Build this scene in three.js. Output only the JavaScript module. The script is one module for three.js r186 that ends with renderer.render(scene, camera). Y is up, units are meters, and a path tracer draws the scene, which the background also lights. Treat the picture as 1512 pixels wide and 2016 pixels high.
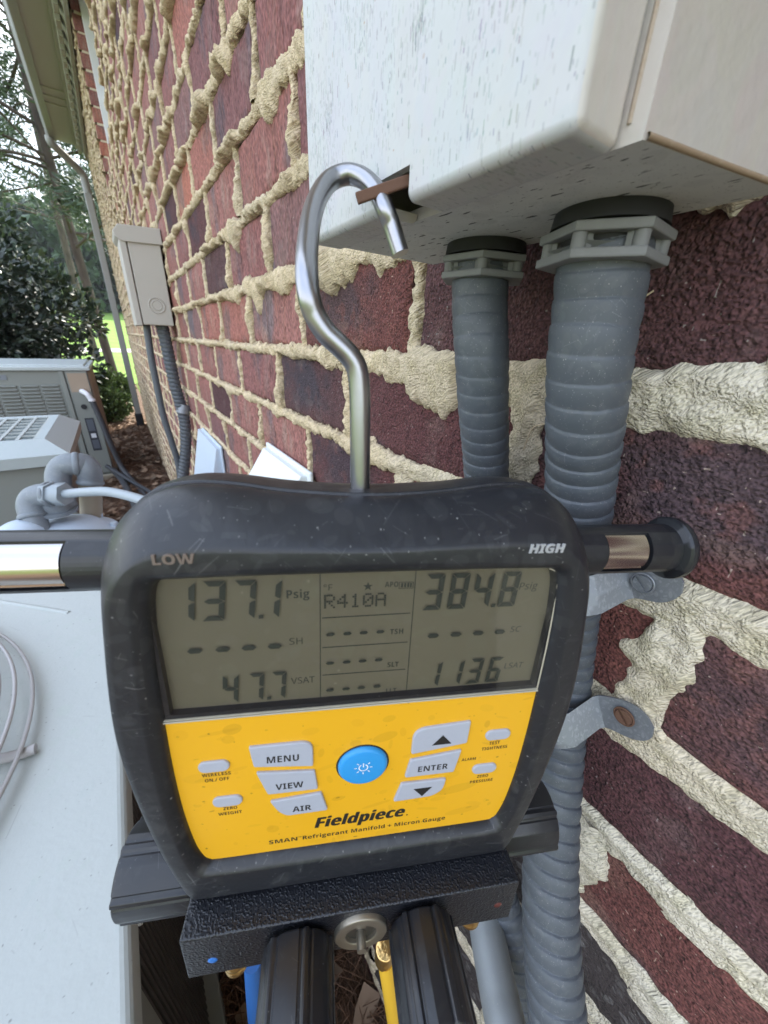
import * as THREE from 'three';
import { mergeGeometries, toCreasedNormals } from 'three/addons/utils/BufferGeometryUtils.js';
import { RoundedBoxGeometry } from 'three/addons/geometries/RoundedBoxGeometry.js';
import { FontLoader } from 'three/addons/loaders/FontLoader.js';
import { ImprovedNoise } from 'three/addons/math/ImprovedNoise.js';
import { Brush, Evaluator, SUBTRACTION } from 'three-bvh-csg';

// ------------------------------------------------------------------ camera, sky, sun, exposure
// world: x along the brick wall (the far end is at -x), y up from the ground, z out of the wall (brick faces at z = 0)
const scene = new THREE.Scene();
const CY = 1.2;                                                  // eye height
const camera = new THREE.PerspectiveCamera(108.166, 0.75, 0.01, 900);
camera.position.set(0, CY, 0.18);
camera.rotation.order = 'YXZ';
camera.rotation.set(-0.426007641, 0.965947516, 0.0429029959);
camera.focus = 0.2;
camera.userData.fStop = 17;
camera.updateMatrixWorld(true); camera.updateProjectionMatrix();
const EXPOSURE = 2.68;

const V3 = (x, y, z) => new THREE.Vector3(x, y, z);
const SUN = V3(-0.5, 0.8, -0.5).normalize();
const noise = new ImprovedNoise();
const N3 = (x, y, z) => noise.noise(x, y, z);
const fbm = (x, y, z, o = 4) => { let s = 0, a = 0.5; for (let i = 0; i < o; i++) { s += a * N3(x + i * 17.3, y + i * 9.1, z + i * 5.7); x *= 2.03; y *= 2.03; z *= 2.03; a *= 0.5; } return s; };
const lerp = THREE.MathUtils.lerp, clamp = THREE.MathUtils.clamp, sstep = THREE.MathUtils.smoothstep;
function rng(seed) { let s = seed >>> 0; return () => { s = (s + 0x6d2b79f5) | 0; let t = Math.imul(s ^ (s >>> 15), 1 | s); t = (t + Math.imul(t ^ (t >>> 7), 61 | t)) ^ t; return ((t ^ (t >>> 14)) >>> 0) / 4294967296; }; }

{ // sky: hazy summer blue overhead, white towards the horizon, broken soft cloud
  const W = 512, H = 256, d = new Float32Array(W * H * 4);
  for (let j = 0; j < H; j++) for (let i = 0; i < W; i++) {
    const el = ((j + 0.5) / H - 0.5) * Math.PI, az = ((i + 0.5) / W - 0.5) * 2 * Math.PI;
    const x = Math.cos(az) * Math.cos(el), y = Math.sin(el), z = Math.sin(az) * Math.cos(el);
    const h = Math.exp(-Math.max(0, y) * 3.2), c = sstep(fbm(x * 2.6 + 4, y * 4.2, z * 2.6, 5), -0.12, 0.3) * 0.65;
    const s = Math.max(0, x * SUN.x + y * SUN.y + z * SUN.z), g = Math.pow(s, 12) * 0.5;
    const base = [lerp(0.52, 1.3, h), lerp(0.68, 1.33, h), lerp(0.98, 1.37, h)];
    const o = (j * W + i) * 4;
    for (let k = 0; k < 3; k++) d[o + k] = y < -0.02 ? 0.25 : lerp(base[k], [1.3, 1.33, 1.37][k], c) + g;
    d[o + 3] = 1;
  }
  const t = new THREE.DataTexture(d, W, H, THREE.RGBAFormat, THREE.FloatType);
  t.mapping = THREE.EquirectangularReflectionMapping; t.magFilter = t.minFilter = THREE.LinearFilter; t.needsUpdate = true;
  scene.background = t; scene.environment = t;
}
const sun = new THREE.DirectionalLight(new THREE.Color().setRGB(1, 0.93, 0.8), 3.6);
sun.name = 'sun'; sun.position.copy(SUN).multiplyScalar(60); sun.target.position.set(0, 0, 0);
sun.castShadow = true; sun.shadow.camera.left = sun.shadow.camera.bottom = -30; sun.shadow.camera.right = sun.shadow.camera.top = 30; sun.shadow.camera.far = 200;
scene.add(sun, sun.target);

// ------------------------------------------------------------------ helpers
const used = {};
function numbered(n) { used[n] = (used[n] ?? -1) + 1; return used[n] ? n + '_' + String(used[n]).padStart(3, '0') : n; }
function tag(o, label, category, group, kind) { if (label) o.userData.label = label; if (category) o.userData.category = category; if (group) o.userData.group = group; if (kind) o.userData.kind = kind; return o; }
function thing(name, label, category, pos = [0, 0, 0], group) { const o = new THREE.Group(); o.name = numbered(name); o.position.set(...pos); scene.add(o); return tag(o, label, category, group); }
function part(name, geo, mat, parent, label) { const m = new THREE.Mesh(geo, mat); m.name = name; m.castShadow = m.receiveShadow = true; parent.add(m); if (label) m.userData.label = label; return m; }
function struct(name, geo, mat, label) { const m = part(numbered(name), geo, mat, scene, label); m.userData.kind = 'structure'; return m; }
const merge = (...g) => { g = g.flat().map((x) => { const y = x.index ? x.toNonIndexed() : x; for (const k of Object.keys(y.attributes)) if (!['position', 'normal', 'uv'].includes(k)) y.deleteAttribute(k); if (!y.attributes.uv) y.setAttribute('uv', new THREE.BufferAttribute(new Float32Array(y.attributes.position.count * 2), 2)); return y; }); return mergeGeometries(g); };
// uv in metres, projected along the main axis of each face (the object's own axes)
function boxUV(g, ox = 0, oy = 0) {
  g = g.index ? g.toNonIndexed() : g;
  const p = g.attributes.position, n = new Float32Array(p.count * 2), a = V3(), b = V3(), c = V3();
  for (let i = 0; i < p.count; i += 3) {
    a.fromBufferAttribute(p, i); b.fromBufferAttribute(p, i + 1); c.fromBufferAttribute(p, i + 2);
    const e = b.clone().sub(a).cross(c.clone().sub(a)), x = Math.abs(e.x), y = Math.abs(e.y), z = Math.abs(e.z);
    [a, b, c].forEach((v, k) => { const [s, t] = x > y && x > z ? [v.z, v.y] : y > z ? [v.x, v.z] : [v.x, v.y]; n[(i + k) * 2] = s + ox; n[(i + k) * 2 + 1] = t + oy; });
  }
  g.setAttribute('uv', new THREE.BufferAttribute(n, 2));
  return g;
}
const box = (x0, x1, y0, y1, z0, z1) => new THREE.BoxGeometry(x1 - x0, y1 - y0, z1 - z0).translate((x0 + x1) / 2, (y0 + y1) / 2, (z0 + z1) / 2);
const rbox = (x0, x1, y0, y1, z0, z1, r = 0.003, s = 3) => new RoundedBoxGeometry(x1 - x0, y1 - y0, z1 - z0, s, r).translate((x0 + x1) / 2, (y0 + y1) / 2, (z0 + z1) / 2);
const cyl = (r0, r1, h, n = 24) => new THREE.CylinderGeometry(r1, r0, h, n);
const curve = (pts, t = 0.5) => new THREE.CatmullRomCurve3(pts.map((p) => (p.isVector3 ? p : V3(...p))), false, 'catmullrom', t);
const tube = (pts, r, n = 60, m = 12, t) => new THREE.TubeGeometry(curve(pts, t), n, r, m, false);
function capped(pts, r, n = 60, m = 14, t) { // a tube with closed ends
  const c = curve(pts, t), g = [new THREE.TubeGeometry(c, n, r, m, false)];
  for (const [u, s] of [[0, -1], [1, 1]]) { const d = new THREE.CircleGeometry(r, m); d.lookAt(c.getTangent(u).multiplyScalar(s)); const p = c.getPoint(u); d.translate(p.x, p.y, p.z); g.push(d); }
  return merge(g);
}
// where the line of sight through a point of the 1512 x 2016 survey meets a plane (survey frame of the place, used only to lay it out)
const RM = [[0.5535351276402901, -0.3640011048416973, 0.7490674590063777], [0.0390564619895418, 0.9097848510421255, 0.4132385722450373], [-0.8319095234730199, -0.19948614109326274, 0.5178144689622063]];
const sight = (px, py) => { const c = [px - 756, 1008 - py, -730.122592]; return V3(...RM.map((r) => r[0] * c[0] + r[1] * c[1] + r[2] * c[2])); };
const EYE = V3(0, CY, 0.18);
const atZ = (px, py, z) => { const r = sight(px, py); return r.multiplyScalar((z - EYE.z) / r.z).add(EYE); };
const atX = (px, py, x) => { const r = sight(px, py); return r.multiplyScalar((x - EYE.x) / r.x).add(EYE); };
const atD = (px, py, d) => sight(px, py).multiplyScalar(d / 730.122592).add(EYE);

// ------------------------------------------------------------------ textures
const enc = (v) => { v = clamp(v, 0, 1); return 255 * (v <= 0.0031308 ? 12.92 * v : 1.055 * Math.pow(v, 1 / 2.4) - 0.055); };
function tex(w, h, fn, srgb = true, rx = 1, ry = rx) {
  const d = new Uint8Array(w * h * 4);
  for (let j = 0; j < h; j++) for (let i = 0; i < w; i++) {
    const c = fn(i / w, j / h), o = (j * w + i) * 4;
    if (srgb) for (let k = 0; k < 3; k++) d[o + k] = enc(c[k]); else d[o] = d[o + 1] = d[o + 2] = clamp(c, 0, 1) * 255;
    d[o + 3] = 255;
  }
  return finish(new THREE.DataTexture(d, w, h), srgb, rx, ry);
}
function finish(t, srgb, rx, ry) { t.wrapS = t.wrapT = THREE.RepeatWrapping; t.magFilter = THREE.LinearFilter; t.minFilter = THREE.LinearMipmapLinearFilter; t.generateMipmaps = true; if (srgb) t.colorSpace = THREE.SRGBColorSpace; t.repeat.set(rx, ry); t.needsUpdate = true; return t; }
function canvasTex(w, h, draw, srgb = true, rx = 1, ry = rx) { const c = document.createElement('canvas'); c.width = w; c.height = h; draw(c.getContext('2d'), w, h); return finish(new THREE.CanvasTexture(c), srgb, rx, ry); }
// value noise that repeats every p cells
const hash = (x, y, s) => { let h = Math.imul(x, 374761393) ^ Math.imul(y, 668265263) ^ Math.imul(s, 1274126177); h = Math.imul(h ^ (h >>> 13), 1274126177); return ((h ^ (h >>> 16)) >>> 0) / 4294967296; };
function pn(u, v, px, py, s) {
  const x = u * px, y = v * py, x0 = Math.floor(x), y0 = Math.floor(y); let fx = x - x0, fy = y - y0; fx = fx * fx * (3 - 2 * fx); fy = fy * fy * (3 - 2 * fy);
  const a = (x0 + px) % px, b = (x0 + 1 + px) % px, c = (y0 + py) % py, d = (y0 + 1 + py) % py;
  return lerp(lerp(hash(a, c, s), hash(b, c, s), fx), lerp(hash(a, d, s), hash(b, d, s), fx), fy);
}
const pf = (u, v, px, py, s, o = 4) => { let r = 0, a = 0.5, t = 0; for (let i = 0; i < o; i++) { r += a * pn(u, v, px << i, py << i, s + i * 7); t += a; a *= 0.55; } return r / t; };
const mix3 = (a, b, t) => [lerp(a[0], b[0], t), lerp(a[1], b[1], t), lerp(a[2], b[2], t)];

const BT = 1 / 0.36;                                              // a brick texture covers 0.36 m
const pitH = (u, v) => { const a = pf(u, v, 280, 280, 3, 2), b = pf(u, v, 70, 70, 5, 2), pit = sstep(pn(u, v, 260, 260, 9) * 0.6 + pn(u, v, 120, 120, 11) * 0.4, 0.66, 0.88); return clamp(0.55 + (a - 0.5) * 0.9 + (b - 0.5) * 0.35 - pit * 0.5, 0, 1); };
const brickPit = tex(2048, 2048, (u, v) => {
  const big = pf(u, v, 4, 5, 21, 4), f = pf(u, v, 40, 40, 23, 3), g = pn(u, v, 420, 420, 25), pit = sstep(pn(u, v, 260, 260, 9) * 0.6 + pn(u, v, 120, 120, 11) * 0.4, 0.66, 0.88);
  let c = mix3([0.128, 0.05, 0.046], [0.075, 0.047, 0.052], sstep(big, 0.45, 0.68));
  c = mix3(c, [0.16, 0.066, 0.056], sstep(f, 0.55, 0.75) * 0.5);
  c = c.map((x) => x * (0.45 + 1.1 * g) * (1 - pit * 0.35));
  { const d = sstep(pf(u, v, 14, 14, 33, 4), 0.56, 0.76); c = mix3(c, [0.24, 0.16, 0.13], d * 0.35 * (0.4 + g)); }
  if (pn(u, v, 210, 210, 31) > 0.95) c = mix3(c, [0.42, 0.33, 0.27], 0.65);
  return c;
}, true, BT);
const brickPitB = tex(2048, 2048, pitH, false, BT);
const rugH = (u, v) => { const a = pf(u, v, 120, 9, 41, 3), b = pf(u, v, 40, 6, 43, 3), c = pf(u, v, 90, 90, 45, 2), crack = sstep(pn(u, v, 70, 7, 47) * 0.6 + pn(u, v, 160, 24, 49) * 0.4, 0.7, 0.86); return clamp(0.55 + (a - 0.5) * 0.7 + (b - 0.5) * 0.7 + (c - 0.5) * 0.4 - crack * 0.5, 0, 1); };
const brickRug = tex(1024, 1024, (u, v) => {
  const big = pf(u, v, 5, 4, 51, 4), s = pf(u, v, 60, 5, 53, 3), g = pn(u, v, 240, 120, 55), crack = sstep(pn(u, v, 70, 7, 47) * 0.6 + pn(u, v, 160, 24, 49) * 0.4, 0.7, 0.86);
  let c = mix3([0.275, 0.118, 0.1], [0.165, 0.112, 0.112], sstep(big, 0.48, 0.7));
  c = mix3(c, [0.25, 0.115, 0.085], sstep(s, 0.55, 0.75) * 0.6);
  c = c.map((x) => x * (0.55 + 0.9 * g) * (1 - crack * 0.4));
  { const d = sstep(pf(u, v, 12, 8, 59, 4), 0.54, 0.76); c = mix3(c, [0.33, 0.25, 0.2], d * 0.4 * (0.4 + g)); }
  if (pn(u, v, 170, 150, 57) > 0.965) c = mix3(c, [0.45, 0.36, 0.28], 0.6);
  return c;
}, true, BT);
const brickRugB = tex(1024, 1024, rugH, false, BT);
const sandB = tex(512, 512, (u, v) => clamp(0.5 + (pf(u, v, 90, 90, 61, 3) - 0.5) * 1.5 - sstep(pn(u, v, 70, 70, 63), 0.8, 0.95) * 0.4, 0, 1), false, 1 / 0.09);
const sandC = tex(512, 512, (u, v) => { const a = pf(u, v, 12, 12, 65, 4), g = pn(u, v, 190, 190, 67), k = 0.5 + 0.72 * g + (a - 0.5) * 0.5 - sstep(pn(u, v, 120, 120, 69), 0.86, 0.96) * 0.3; return [k, k, k * (0.97 + (a - 0.5) * 0.2)]; }, true, 1 / 0.09);
// painted steel, weathered: short dark streaks of mildew that run down, grit, a few rust spots
function weathered(seed, base, streak, amount, long) {
  return canvasTex(1024, 1024, (x, w, h) => {
    const r = rng(seed), css = (c, a) => `rgba(${c.map((v) => Math.round(enc(v))).join(',')},${a})`;
    x.fillStyle = css(base, 1); x.fillRect(0, 0, w, h);
    for (let i = 0; i < 420; i++) { x.fillStyle = css(base.map((b) => b * (0.86 + 0.24 * r())), 0.12); x.beginPath(); x.ellipse(r() * w, r() * h, 10 + 60 * r(), 20 + 110 * r(), 0, 0, 7); x.fill(); }
    const cl = []; for (let i = 0; i < 60; i++) cl.push([r() * w, r() * h, 30 + 120 * r()]);
    for (let i = 0; i < amount; i++) {
      let px = r() * w, py = r() * h; if (r() < 0.7) { const c = cl[Math.floor(r() * cl.length)]; px = c[0] + (r() + r() - 1) * c[2]; py = c[1] + (r() + r() - 1) * c[2] * 1.6; }
      const l = long * (0.3 + 1.6 * r() * r()); x.strokeStyle = css(streak.map((s) => s * (0.6 + 0.8 * r())), 0.12 + 0.62 * r() * r()); x.lineWidth = 0.8 + 2.2 * r();
      for (const [dx, dy] of [[0, 0], [w, 0], [-w, 0], [0, h], [0, -h]]) { x.beginPath(); x.moveTo(px + dx, py + dy); x.lineTo(px + dx + (r() - 0.5) * 3, py + dy + l); x.stroke(); }
    }
    for (let i = 0; i < 16; i++) { x.fillStyle = css([0.3, 0.16, 0.08], 0.25 + 0.4 * r()); x.beginPath(); x.ellipse(r() * w, r() * h, 1 + 3 * r(), 1 + 5 * r(), 0, 0, 7); x.fill(); }
  }, true, 1 / 0.16);
}
const paintFront = weathered(71, [0.48, 0.48, 0.46], [0.13, 0.14, 0.13], 9000, 15);
const paintSide = weathered(73, [0.53, 0.485, 0.43], [0.42, 0.36, 0.29], 70, 14);
const orangePeel = tex(512, 512, (u, v) => pf(u, v, 34, 34, 75, 3), false, 1 / 0.12);
const brushed = tex(512, 512, (u, v) => clamp(0.5 + (pf(u, v, 44, 3, 77, 3) - 0.5) * 0.9 + (pf(u, v, 30, 26, 79, 2) - 0.5) * 0.5 + sstep(pn(u, v, 26, 20, 81), 0.88, 0.97) * 0.6, 0, 1), false, 1 / 0.12);
const flaking = canvasTex(1024, 1024, (x, w, h) => {
  const r = rng(83), g = (v, a = 1) => { const e = Math.round(enc(v)); return `rgba(${e},${e},${Math.round(e * 0.98)},${a})`; };
  x.fillStyle = g(0.55); x.fillRect(0, 0, w, h);
  for (let i = 0; i < 900; i++) { x.fillStyle = g(0.3 + 0.36 * r(), 0.16); x.beginPath(); x.ellipse(r() * w, r() * h, 4 + 36 * r(), 3 + 22 * r(), r() * 3, 0, 7); x.fill(); }
  for (let i = 0; i < 3200; i++) { x.fillStyle = g(0.05 + 0.14 * r(), 0.5); x.fillRect(r() * w, r() * h, 1 + 2 * r(), 1 + 2 * r()); }
  for (let i = 0; i < 420; i++) { // lifted chips: a dark bare patch beside a pale torn edge
    const px = r() * w, py = r() * h, s = 3 + 22 * r() * r() * r(), n = 5 + Math.floor(r() * 4), a0 = r() * 7, e = 0.25 + 0.4 * r(); const pts = []; for (let k = 0; k < n; k++) { const a = a0 + (k / n) * 6.28, q = s * (0.5 + 0.8 * r()); pts.push([px + Math.cos(a) * q * 1.6, py + Math.sin(a) * q * e]); }
    const path = (dx, dy) => { x.beginPath(); pts.forEach(([q, t], k) => (k ? x.lineTo(q + dx, t + dy) : x.moveTo(q + dx, t + dy))); x.closePath(); x.fill(); };
    x.fillStyle = g(0.66, 0.8); path(2, -3); x.fillStyle = g(0.025 + 0.04 * r(), 0.95); path(0, 0);
  }
  for (let i = 0; i < 60; i++) { x.strokeStyle = g(0.05, 0.7); x.lineWidth = 1 + r(); x.beginPath(); let px = r() * w, py = r() * h; x.moveTo(px, py); for (let k = 0; k < 5; k++) { px += (r() - 0.5) * 34; py += (r() - 0.5) * 16; x.lineTo(px, py); } x.stroke(); }
}, true, 1 / 0.15);
const scuffed = (seed, base, mark, nScr, nSpot, tile, big = false, blot = 0.1) => canvasTex(big ? 1024 : 512, big ? 1024 : 512, (x, w, h) => {
  if (!big) { x.scale(0.5, 0.5); w *= 2; h *= 2; }
  const r = rng(seed), css = (c, a) => `rgba(${c.map((v) => Math.round(enc(v))).join(',')},${a})`;
  x.fillStyle = css(base, 1); x.fillRect(0, 0, w, h);
  for (let i = 0; i < 700; i++) { x.fillStyle = css(mix3(base, mark, 0.1 + 0.25 * r()), blot); x.beginPath(); x.ellipse(r() * w, r() * h, 3 + 40 * r() * r(), 2 + 18 * r(), r() * 3, 0, 7); x.fill(); }
  for (let i = 0; i < nScr; i++) { x.strokeStyle = css(mark, 0.1 + 0.6 * r() * r()); x.lineWidth = 0.6 + 1.5 * r() * r(); const px = r() * w, py = r() * h, a = r() * 6.28, l = 8 + 80 * r() * r(); x.beginPath(); x.moveTo(px, py); x.quadraticCurveTo(px + Math.cos(a) * l * 0.5 + 6 * (r() - 0.5), py + Math.sin(a) * l * 0.5, px + Math.cos(a) * l, py + Math.sin(a) * l); x.stroke(); }
  for (let i = 0; i < nSpot; i++) { x.fillStyle = css(mark, 0.2 + 0.7 * r()); x.beginPath(); x.ellipse(r() * w, r() * h, 0.6 + 1.6 * r() * r(), 0.6 + 1.4 * r(), 0, 0, 7); x.fill(); }
}, true, 1 / tile);
const rubberT = scuffed(91, [0.016, 0.017, 0.02], [0.3, 0.29, 0.27], 900, 1300, 0.16, true, 0.16);
const blackT = scuffed(93, [0.015, 0.016, 0.019], [0.2, 0.2, 0.2], 160, 420, 0.12, true);
const hoseT = scuffed(95, [0.08, 0.09, 0.105], [0.42, 0.42, 0.4], 300, 2600, 0.1, true, 0.12);
const metalT = scuffed(97, [0.24, 0.255, 0.28], [0.62, 0.64, 0.66], 260, 700, 0.045, true, 0.55);
const lidT = scuffed(99, [0.47, 0.495, 0.475], [0.2, 0.21, 0.2], 40, 520, 0.4, true);
const greyPaintT = scuffed(101, [0.22, 0.235, 0.215], [0.2, 0.18, 0.15], 60, 300, 0.6);
const panelT = canvasTex(1024, 1024, (x, w, h) => { // yellow overlay with smears of grime
  const r = rng(103); x.fillStyle = `rgb(${[0.78, 0.4, 0.012].map((v) => Math.round(enc(v))).join(',')})`; x.fillRect(0, 0, w, h);
  for (let i = 0; i < 260; i++) { x.fillStyle = `rgba(120,84,10,${0.04 + 0.12 * r() * r()})`; x.beginPath(); x.ellipse(r() * w, r() * h, 4 + 50 * r() * r(), 2 + 12 * r(), (r() - 0.5) * 0.7, 0, 7); x.fill(); }
  for (let i = 0; i < 420; i++) { x.fillStyle = `rgba(60,40,8,${0.1 + 0.45 * r() * r()})`; x.beginPath(); x.ellipse(r() * w, r() * h, 0.8 + 6 * r() * r(), 0.6 + 1.8 * r(), (r() - 0.5) * 0.6, 0, 7); x.fill(); }
}, true, 1 / 0.16);

// ------------------------------------------------------------------ materials
const rgb = (r, g, b) => new THREE.Color().setRGB(r, g, b);
const M = (o) => { if (Array.isArray(o.color)) o.color = rgb(...o.color); return new (o.transmission || o.clearcoat || o.sheen ? THREE.MeshPhysicalMaterial : THREE.MeshStandardMaterial)({ roughness: 0.6, metalness: 0, ...o }); };
const mat = {
  mortar: M({ color: [1, 1, 1], vertexColors: true, map: sandC, bumpMap: sandB, bumpScale: 0.0011, roughness: 1 }),
  bedding: M({ color: [0.58, 0.5, 0.36], roughness: 0.95 }),
  boxFront: M({ map: paintFront, roughness: 0.5, bumpMap: orangePeel, bumpScale: 0.0001 }),
  boxSide: M({ map: paintSide, roughness: 0.5, bumpMap: orangePeel, bumpScale: 0.00016 }),
  boxBottom: M({ map: flaking, roughness: 0.75 }),
  dark: M({ color: [0.006, 0.006, 0.006], roughness: 0.9 }),
  rust: M({ map: scuffed(111, [0.12, 0.06, 0.036], [0.36, 0.23, 0.15], 200, 500, 0.03), roughness: 0.85 }),
  hose: M({ map: hoseT, roughness: 0.5 }),
  nut: M({ map: scuffed(113, [0.2, 0.205, 0.205], [0.4, 0.4, 0.38], 120, 300, 0.06), roughness: 0.6 }),
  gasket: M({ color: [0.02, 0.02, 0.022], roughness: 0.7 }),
  galvanised: M({ map: metalT, metalness: 0.55, roughness: 0.48 }),
  chrome: M({ map: scuffed(155, [0.34, 0.34, 0.355], [0.52, 0.52, 0.52], 300, 200, 0.05), metalness: 1, roughness: 0.3, bumpMap: brushed, bumpScale: 0.00002 }),
  sightMetal: M({ color: [0.55, 0.5, 0.46], metalness: 1, roughness: 0.2 }),
  dullRing: M({ map: scuffed(157, [0.36, 0.32, 0.25], [0.5, 0.46, 0.4], 200, 200, 0.02), metalness: 0.8, roughness: 0.42 }),
  rubber: M({ map: rubberT, roughness: 0.4, bumpMap: orangePeel, bumpScale: 0.00012 }),
  black: M({ map: blackT, roughness: 0.33 }),
  blackMatte: M({ color: [0.012, 0.012, 0.014], roughness: 0.55 }),
  block: M({ color: [0.013, 0.014, 0.018], roughness: 0.3, bumpMap: tex(512, 512, (u, v) => sstep(pn(u, v, 96, 96, 117) * 0.75 + pn(u, v, 200, 200, 118) * 0.25, 0.4, 0.8), false, 1 / 0.05), bumpScale: 0.00013 }),
  yellow: M({ map: panelT, roughness: 0.42 }),
  key: M({ map: scuffed(119, [0.4, 0.42, 0.48], [0.3, 0.28, 0.25], 40, 160, 0.05), roughness: 0.45 }),
  blueKey: M({ color: [0.03, 0.3, 0.68], roughness: 0.4 }),
  ink: M({ color: [0.012, 0.011, 0.01], roughness: 0.6 }),
  white: M({ color: [0.8, 0.8, 0.8], roughness: 0.5 }),
  worn: M({ map: scuffed(121, [0.16, 0.12, 0.095], [0.36, 0.3, 0.26], 300, 600, 0.02), roughness: 0.6 }),
  silverWorn: M({ map: scuffed(123, [0.36, 0.36, 0.36], [0.08, 0.08, 0.08], 300, 600, 0.02), roughness: 0.5 }),
  lcd: M({ map: scuffed(125, [0.125, 0.106, 0.07], [0.3, 0.28, 0.22], 40, 90, 0.2), roughness: 0.55 }),
  segment: M({ color: [0.022, 0.026, 0.02], roughness: 0.6 }),
  lens: M({ color: [0.93, 0.94, 0.93], roughness: 0.04, transmission: 1, ior: 1.45, specularIntensity: 0.8 }),
  clearEdge: M({ color: [0.42, 0.38, 0.29], roughness: 0.15 }),
  brass: M({ color: [0.75, 0.5, 0.2], metalness: 1, roughness: 0.35, bumpMap: orangePeel, bumpScale: 0.001 }),
  lid: M({ map: lidT, roughness: 0.42, bumpMap: orangePeel, bumpScale: 0.00015 }),
  acGrey: M({ map: greyPaintT, roughness: 0.5 }),
  acTan: M({ map: scuffed(127, [0.34, 0.27, 0.2], [0.5, 0.45, 0.38], 60, 200, 0.5), roughness: 0.65 }),
  fin: M({ color: [0.07, 0.064, 0.062], roughness: 0.55 }),
  wire: M({ color: [0.44, 0.42, 0.41], roughness: 0.4 }),
  beige: M({ map: scuffed(129, [0.47, 0.44, 0.39], [0.3, 0.27, 0.23], 30, 120, 0.3), roughness: 0.5 }),
  eave: M({ map: scuffed(131, [0.34, 0.34, 0.27], [0.24, 0.24, 0.19], 60, 200, 1.5), roughness: 0.6 }),
  gutter: M({ map: scuffed(133, [0.27, 0.27, 0.25], [0.2, 0.19, 0.15], 60, 300, 1), roughness: 0.45 }),
  vinyl: M({ color: [0.74, 0.75, 0.78], roughness: 0.45 }),
  pane: M({ color: [0.9, 0.92, 0.92], transmission: 1, roughness: 0.02, ior: 1.5 }),
  roof: M({ color: [0.07, 0.065, 0.06], roughness: 0.95 }),
  pipe: M({ map: scuffed(135, [0.19, 0.215, 0.24], [0.45, 0.44, 0.4], 220, 600, 0.12, false, 0.3), roughness: 0.45 }),
  pipeTan: M({ map: scuffed(137, [0.3, 0.26, 0.19], [0.42, 0.38, 0.28], 60, 200, 0.2), roughness: 0.6 }),
  ventBlue: M({ map: scuffed(139, [0.5, 0.58, 0.66], [0.3, 0.32, 0.34], 40, 160, 0.3), roughness: 0.5 }),
  ventWhite: M({ map: scuffed(141, [0.7, 0.74, 0.74], [0.35, 0.35, 0.33], 40, 160, 0.3), roughness: 0.5 }),
  cable: M({ color: [0.045, 0.048, 0.055], roughness: 0.55 }),
  whiteFit: M({ color: [0.72, 0.73, 0.76], roughness: 0.45 }),
  pipePale: M({ map: scuffed(159, [0.32, 0.36, 0.39], [0.28, 0.25, 0.2], 80, 300, 0.1, false, 0.2), roughness: 0.45 }),
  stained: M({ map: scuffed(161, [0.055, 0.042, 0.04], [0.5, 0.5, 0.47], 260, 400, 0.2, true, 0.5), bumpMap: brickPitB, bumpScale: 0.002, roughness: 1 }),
};
const ev = new Evaluator(); ev.attributes = ['position', 'normal', 'uv'];
function cut(g, ...tools) { for (const q of [g, ...tools]) { if (!q.attributes.uv) q.setAttribute('uv', new THREE.BufferAttribute(new Float32Array(q.attributes.position.count * 2), 2)); } let b = new Brush(g.index ? g : g); b.updateMatrixWorld(); for (const q of tools) { const t = new Brush(q); t.updateMatrixWorld(); b = ev.evaluate(b, t, SUBTRACTION); b.updateMatrixWorld(); } return b.geometry; }

// ------------------------------------------------------------------ the brick house
const house = thing('brick_house', 'red brick house wall with thick mortar squeezed out of every joint', 'house');
const COURSE = 0.0793, PITCH = 0.2, X0 = -6.26, X1 = 0.5, WIN = [-3.6, -2.45], SILL = CY + 0.86, SOFFIT = CY + 1.745;
const bedY = (k) => CY - 0.0129 + COURSE * k;
const K0 = Math.floor((0 - bedY(0)) / COURSE), K1 = Math.ceil((SOFFIT - bedY(0)) / COURSE);
const headX0 = (k) => (k & 1 ? -0.127 : -0.233);
const core = [];
const wall = (() => {
  const t = 0.11, z0 = -0.22, z1 = -0.012, a = X0 + 0.004;
  core.push(box(a, WIN[0] - 0.0015, 0, SOFFIT, z0, z1), box(WIN[1] + 0.004, 3, 0, SOFFIT, z0, z1), box(WIN[0] - 0.004, WIN[1] + 0.004, 0, SILL - 0.06, z0, z1));
  core.push(box(a, 3, 0, SOFFIT + 0.1, -8, -0.3));
  return part('wall', merge(core), mat.bedding, house);
})();
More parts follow.
